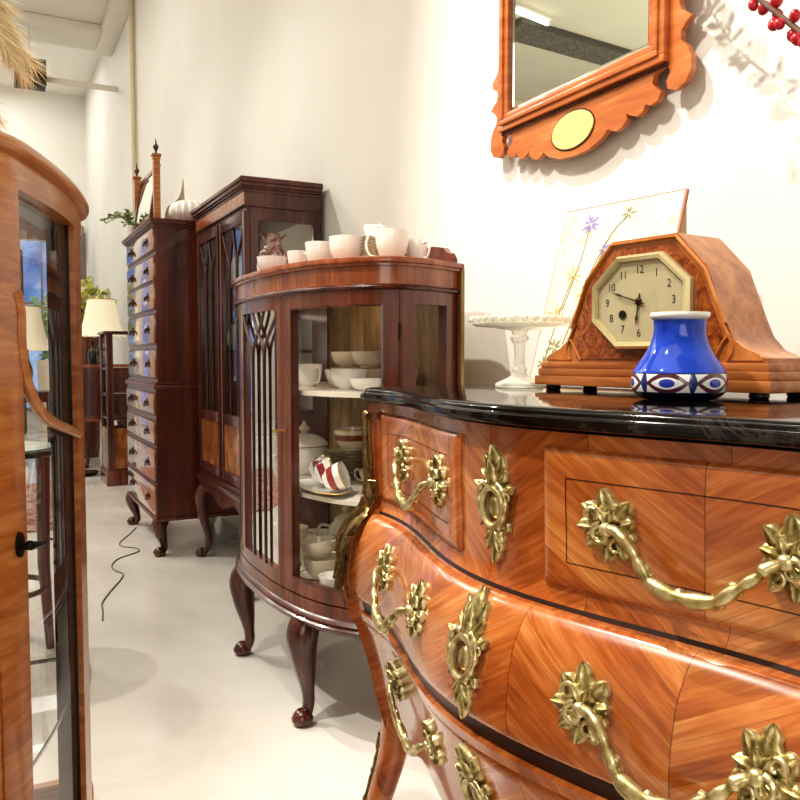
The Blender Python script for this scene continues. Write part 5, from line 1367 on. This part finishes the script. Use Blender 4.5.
# ---- pampas grass in a vase on the left cabinet
pg = thing('pampas_grass', 'golden dried pampas plumes arching over the left cabinet', 'dried grass', (-.17, 1.16, 1.2502))
MB().lathe(spline([(0, .002), (.05, 0), (.07, .05), (.075, .12), (.05, .20), (.038, .23)], 5)+[(.032, .23), (.045, .19), (.065, .12), (.05, .02), (0, .015)], 28).build('vase', M['cream_china'], pg, 60)
straw = plain('straw_gold', '#f3deaa', .8, var=.15, vscale=40); straw2 = plain('straw_pale', '#fdf4da', .8)
r = random.Random(12)
def plume(tip, seed, n=700, L=.075):
    rr = random.Random(seed); b = MB(); ctrl = [(0, 0, .10), (tip[0]*.12, tip[1]*.12, .30), (tip[0]*.55, tip[1]*.55, tip[2]*.55+.19), tip]
    p = spline(ctrl, 10); b.tube(p, [.0020*(1-.7*i/len(p)) for i in range(len(p))], 5)
    m = len(p)
    for k in range(n):
        t = rr.uniform(.40, 1.0)**.8; i = min(int(t*(m-1)), m-2); a = Vector(p[i]).lerp(Vector(p[i+1]), rr.random()); d = (Vector(p[i+1])-Vector(p[i])).normalized()
        side = d.cross(Vector((rr.uniform(-1, 1), rr.uniform(-1, 1), rr.uniform(-1, 1)))).normalized()
        ln = L*rr.uniform(.4, 1)*(1.15-.6*abs(t-.7)/.3)
        q1 = a+d*ln*.5+side*ln*.25; q2 = a+d*ln*.85+side*ln*.62+Vector((0, 0, -.08*ln))
        w = d.cross(side)*.00042
        b.mat(rr.randrange(2)); b.add([a-w, a+w, q1+w, q1-w, q2], [(0, 1, 2, 3), (3, 2, 4)])
    return b
for k in range(18):
    tip = (r.uniform(.13, .238), r.uniform(.07, .17), .06+.26*((k*7) % 18)/17)
    tag(plume(tip, 50+k).build('plume', [straw, straw2], pg, 0, recalc=False), kind='stuff')

# ================================================================== LIGHT
def area(name, loc, target, size, power, col='#fff3dd', size_y=None, spread=None):
    L = bpy.data.lights.new(name, 'AREA'); L.energy = power; L.color = srgb(col)[:3]; L.size = size
    if size_y: L.shape = 'RECTANGLE'; L.size_y = size_y
    if spread: L.spread = math.radians(spread)
    o = bpy.data.objects.new(name, L); COL.objects.link(o); o.location = loc
    o.rotation_euler = (Vector(target)-Vector(loc)).to_track_quat('-Z', 'Y').to_euler(); return o
def spot(name, loc, target, power, ang=60, blend=.5, r=.03, col='#fffaf0'):
    L = bpy.data.lights.new(name, 'SPOT'); L.energy = power; L.color = srgb(col)[:3]; L.spot_size = math.radians(ang); L.spot_blend = blend; L.shadow_soft_size = r
    o = bpy.data.objects.new(name, L); COL.objects.link(o); o.location = loc
    o.rotation_euler = (Vector(target)-Vector(loc)).to_track_quat('-Z', 'Y').to_euler(); return o
spot('track_spot', (-.35, 2.1, 4.15), (1.2, 1.05, 1.40), 410, 56, .7, .022)
spot('track_spot', (-1.5, 1.35, 4.1), (.7, .8, .8), 390, 60, .8, .05)
spot('track_spot', (-1.0, 4.8, 4.15), (.65, 2.9, .3), 215, 70, .8, .05)
spot('track_spot', (-1.3, 6.6, 4.15), (.55, 4.5, .5), 180, 70, .8, .05)
area('added_ambient_fill', (-1.4, 1.2, 4.28), (-1.4, 1.2, 0), 2.2, 48, '#fffcf6', 4.5)  # added area lamps for ambient fill, this and the next two
area('added_ambient_fill', (-.75, 6.6, 4.24), (-.75, 6.6, 0), 1.6, 52, '#fffcf6', 3.2)
area('added_ambient_fill', (-.6, 10.7, 4.5), (-.6, 10.7, 0), 2.6, 58, '#fffdf8', 1.6)
area('added_front_fill', (-1.3, -3.2, 1.9), (.6, 2.0, .9), 3.0, 62, '#fffcf8', 2.2)  # added fill lamp from behind the camera
area('added_ceiling_fill', (-3.6, 5.2, 1.9), (-3.4, 6.4, 4.3), 1.0, 55, '#fff8ec')  # added lamp brightening the ceiling that the wall mirror reflects
W = bpy.data.worlds.new('World'); bpy.context.scene.world = W; W.use_nodes = True
W.node_tree.nodes['Background'].inputs[0].default_value = srgb('#bcd3f2'); W.node_tree.nodes['Background'].inputs[1].default_value = .6

# ================================================================== CAMERA
cam = bpy.data.cameras.new('camera'); co = bpy.data.objects.new('camera', cam); COL.objects.link(co)
co.location = (0, 0, 1.0)
PSI = math.atan(412*math.cos(math.radians(3.148))/800); TH = math.radians(3.148)
fwd = Vector((math.sin(PSI)*math.cos(TH), math.cos(PSI)*math.cos(TH), -math.sin(TH)))
co.rotation_euler = fwd.to_track_quat('-Z', 'Y').to_euler()
cam.sensor_width = 36; cam.lens = 36; cam.clip_start = .02
sc_n = bpy.context.scene; sc_n.camera = co
sc_n.view_settings.view_transform = 'Standard'; sc_n.view_settings.look = 'Medium High Contrast'
sc_n.view_settings.exposure = -0.12
sc_n.cycles.max_bounces = 10; sc_n.cycles.transparent_max_bounces = 24; sc_n.cycles.transmission_bounces = 8
sc_n.cycles.caustics_reflective = False; sc_n.cycles.caustics_refractive = False; sc_n.cycles.sample_clamp_indirect = 6
sc_n.cycles.use_denoising = True
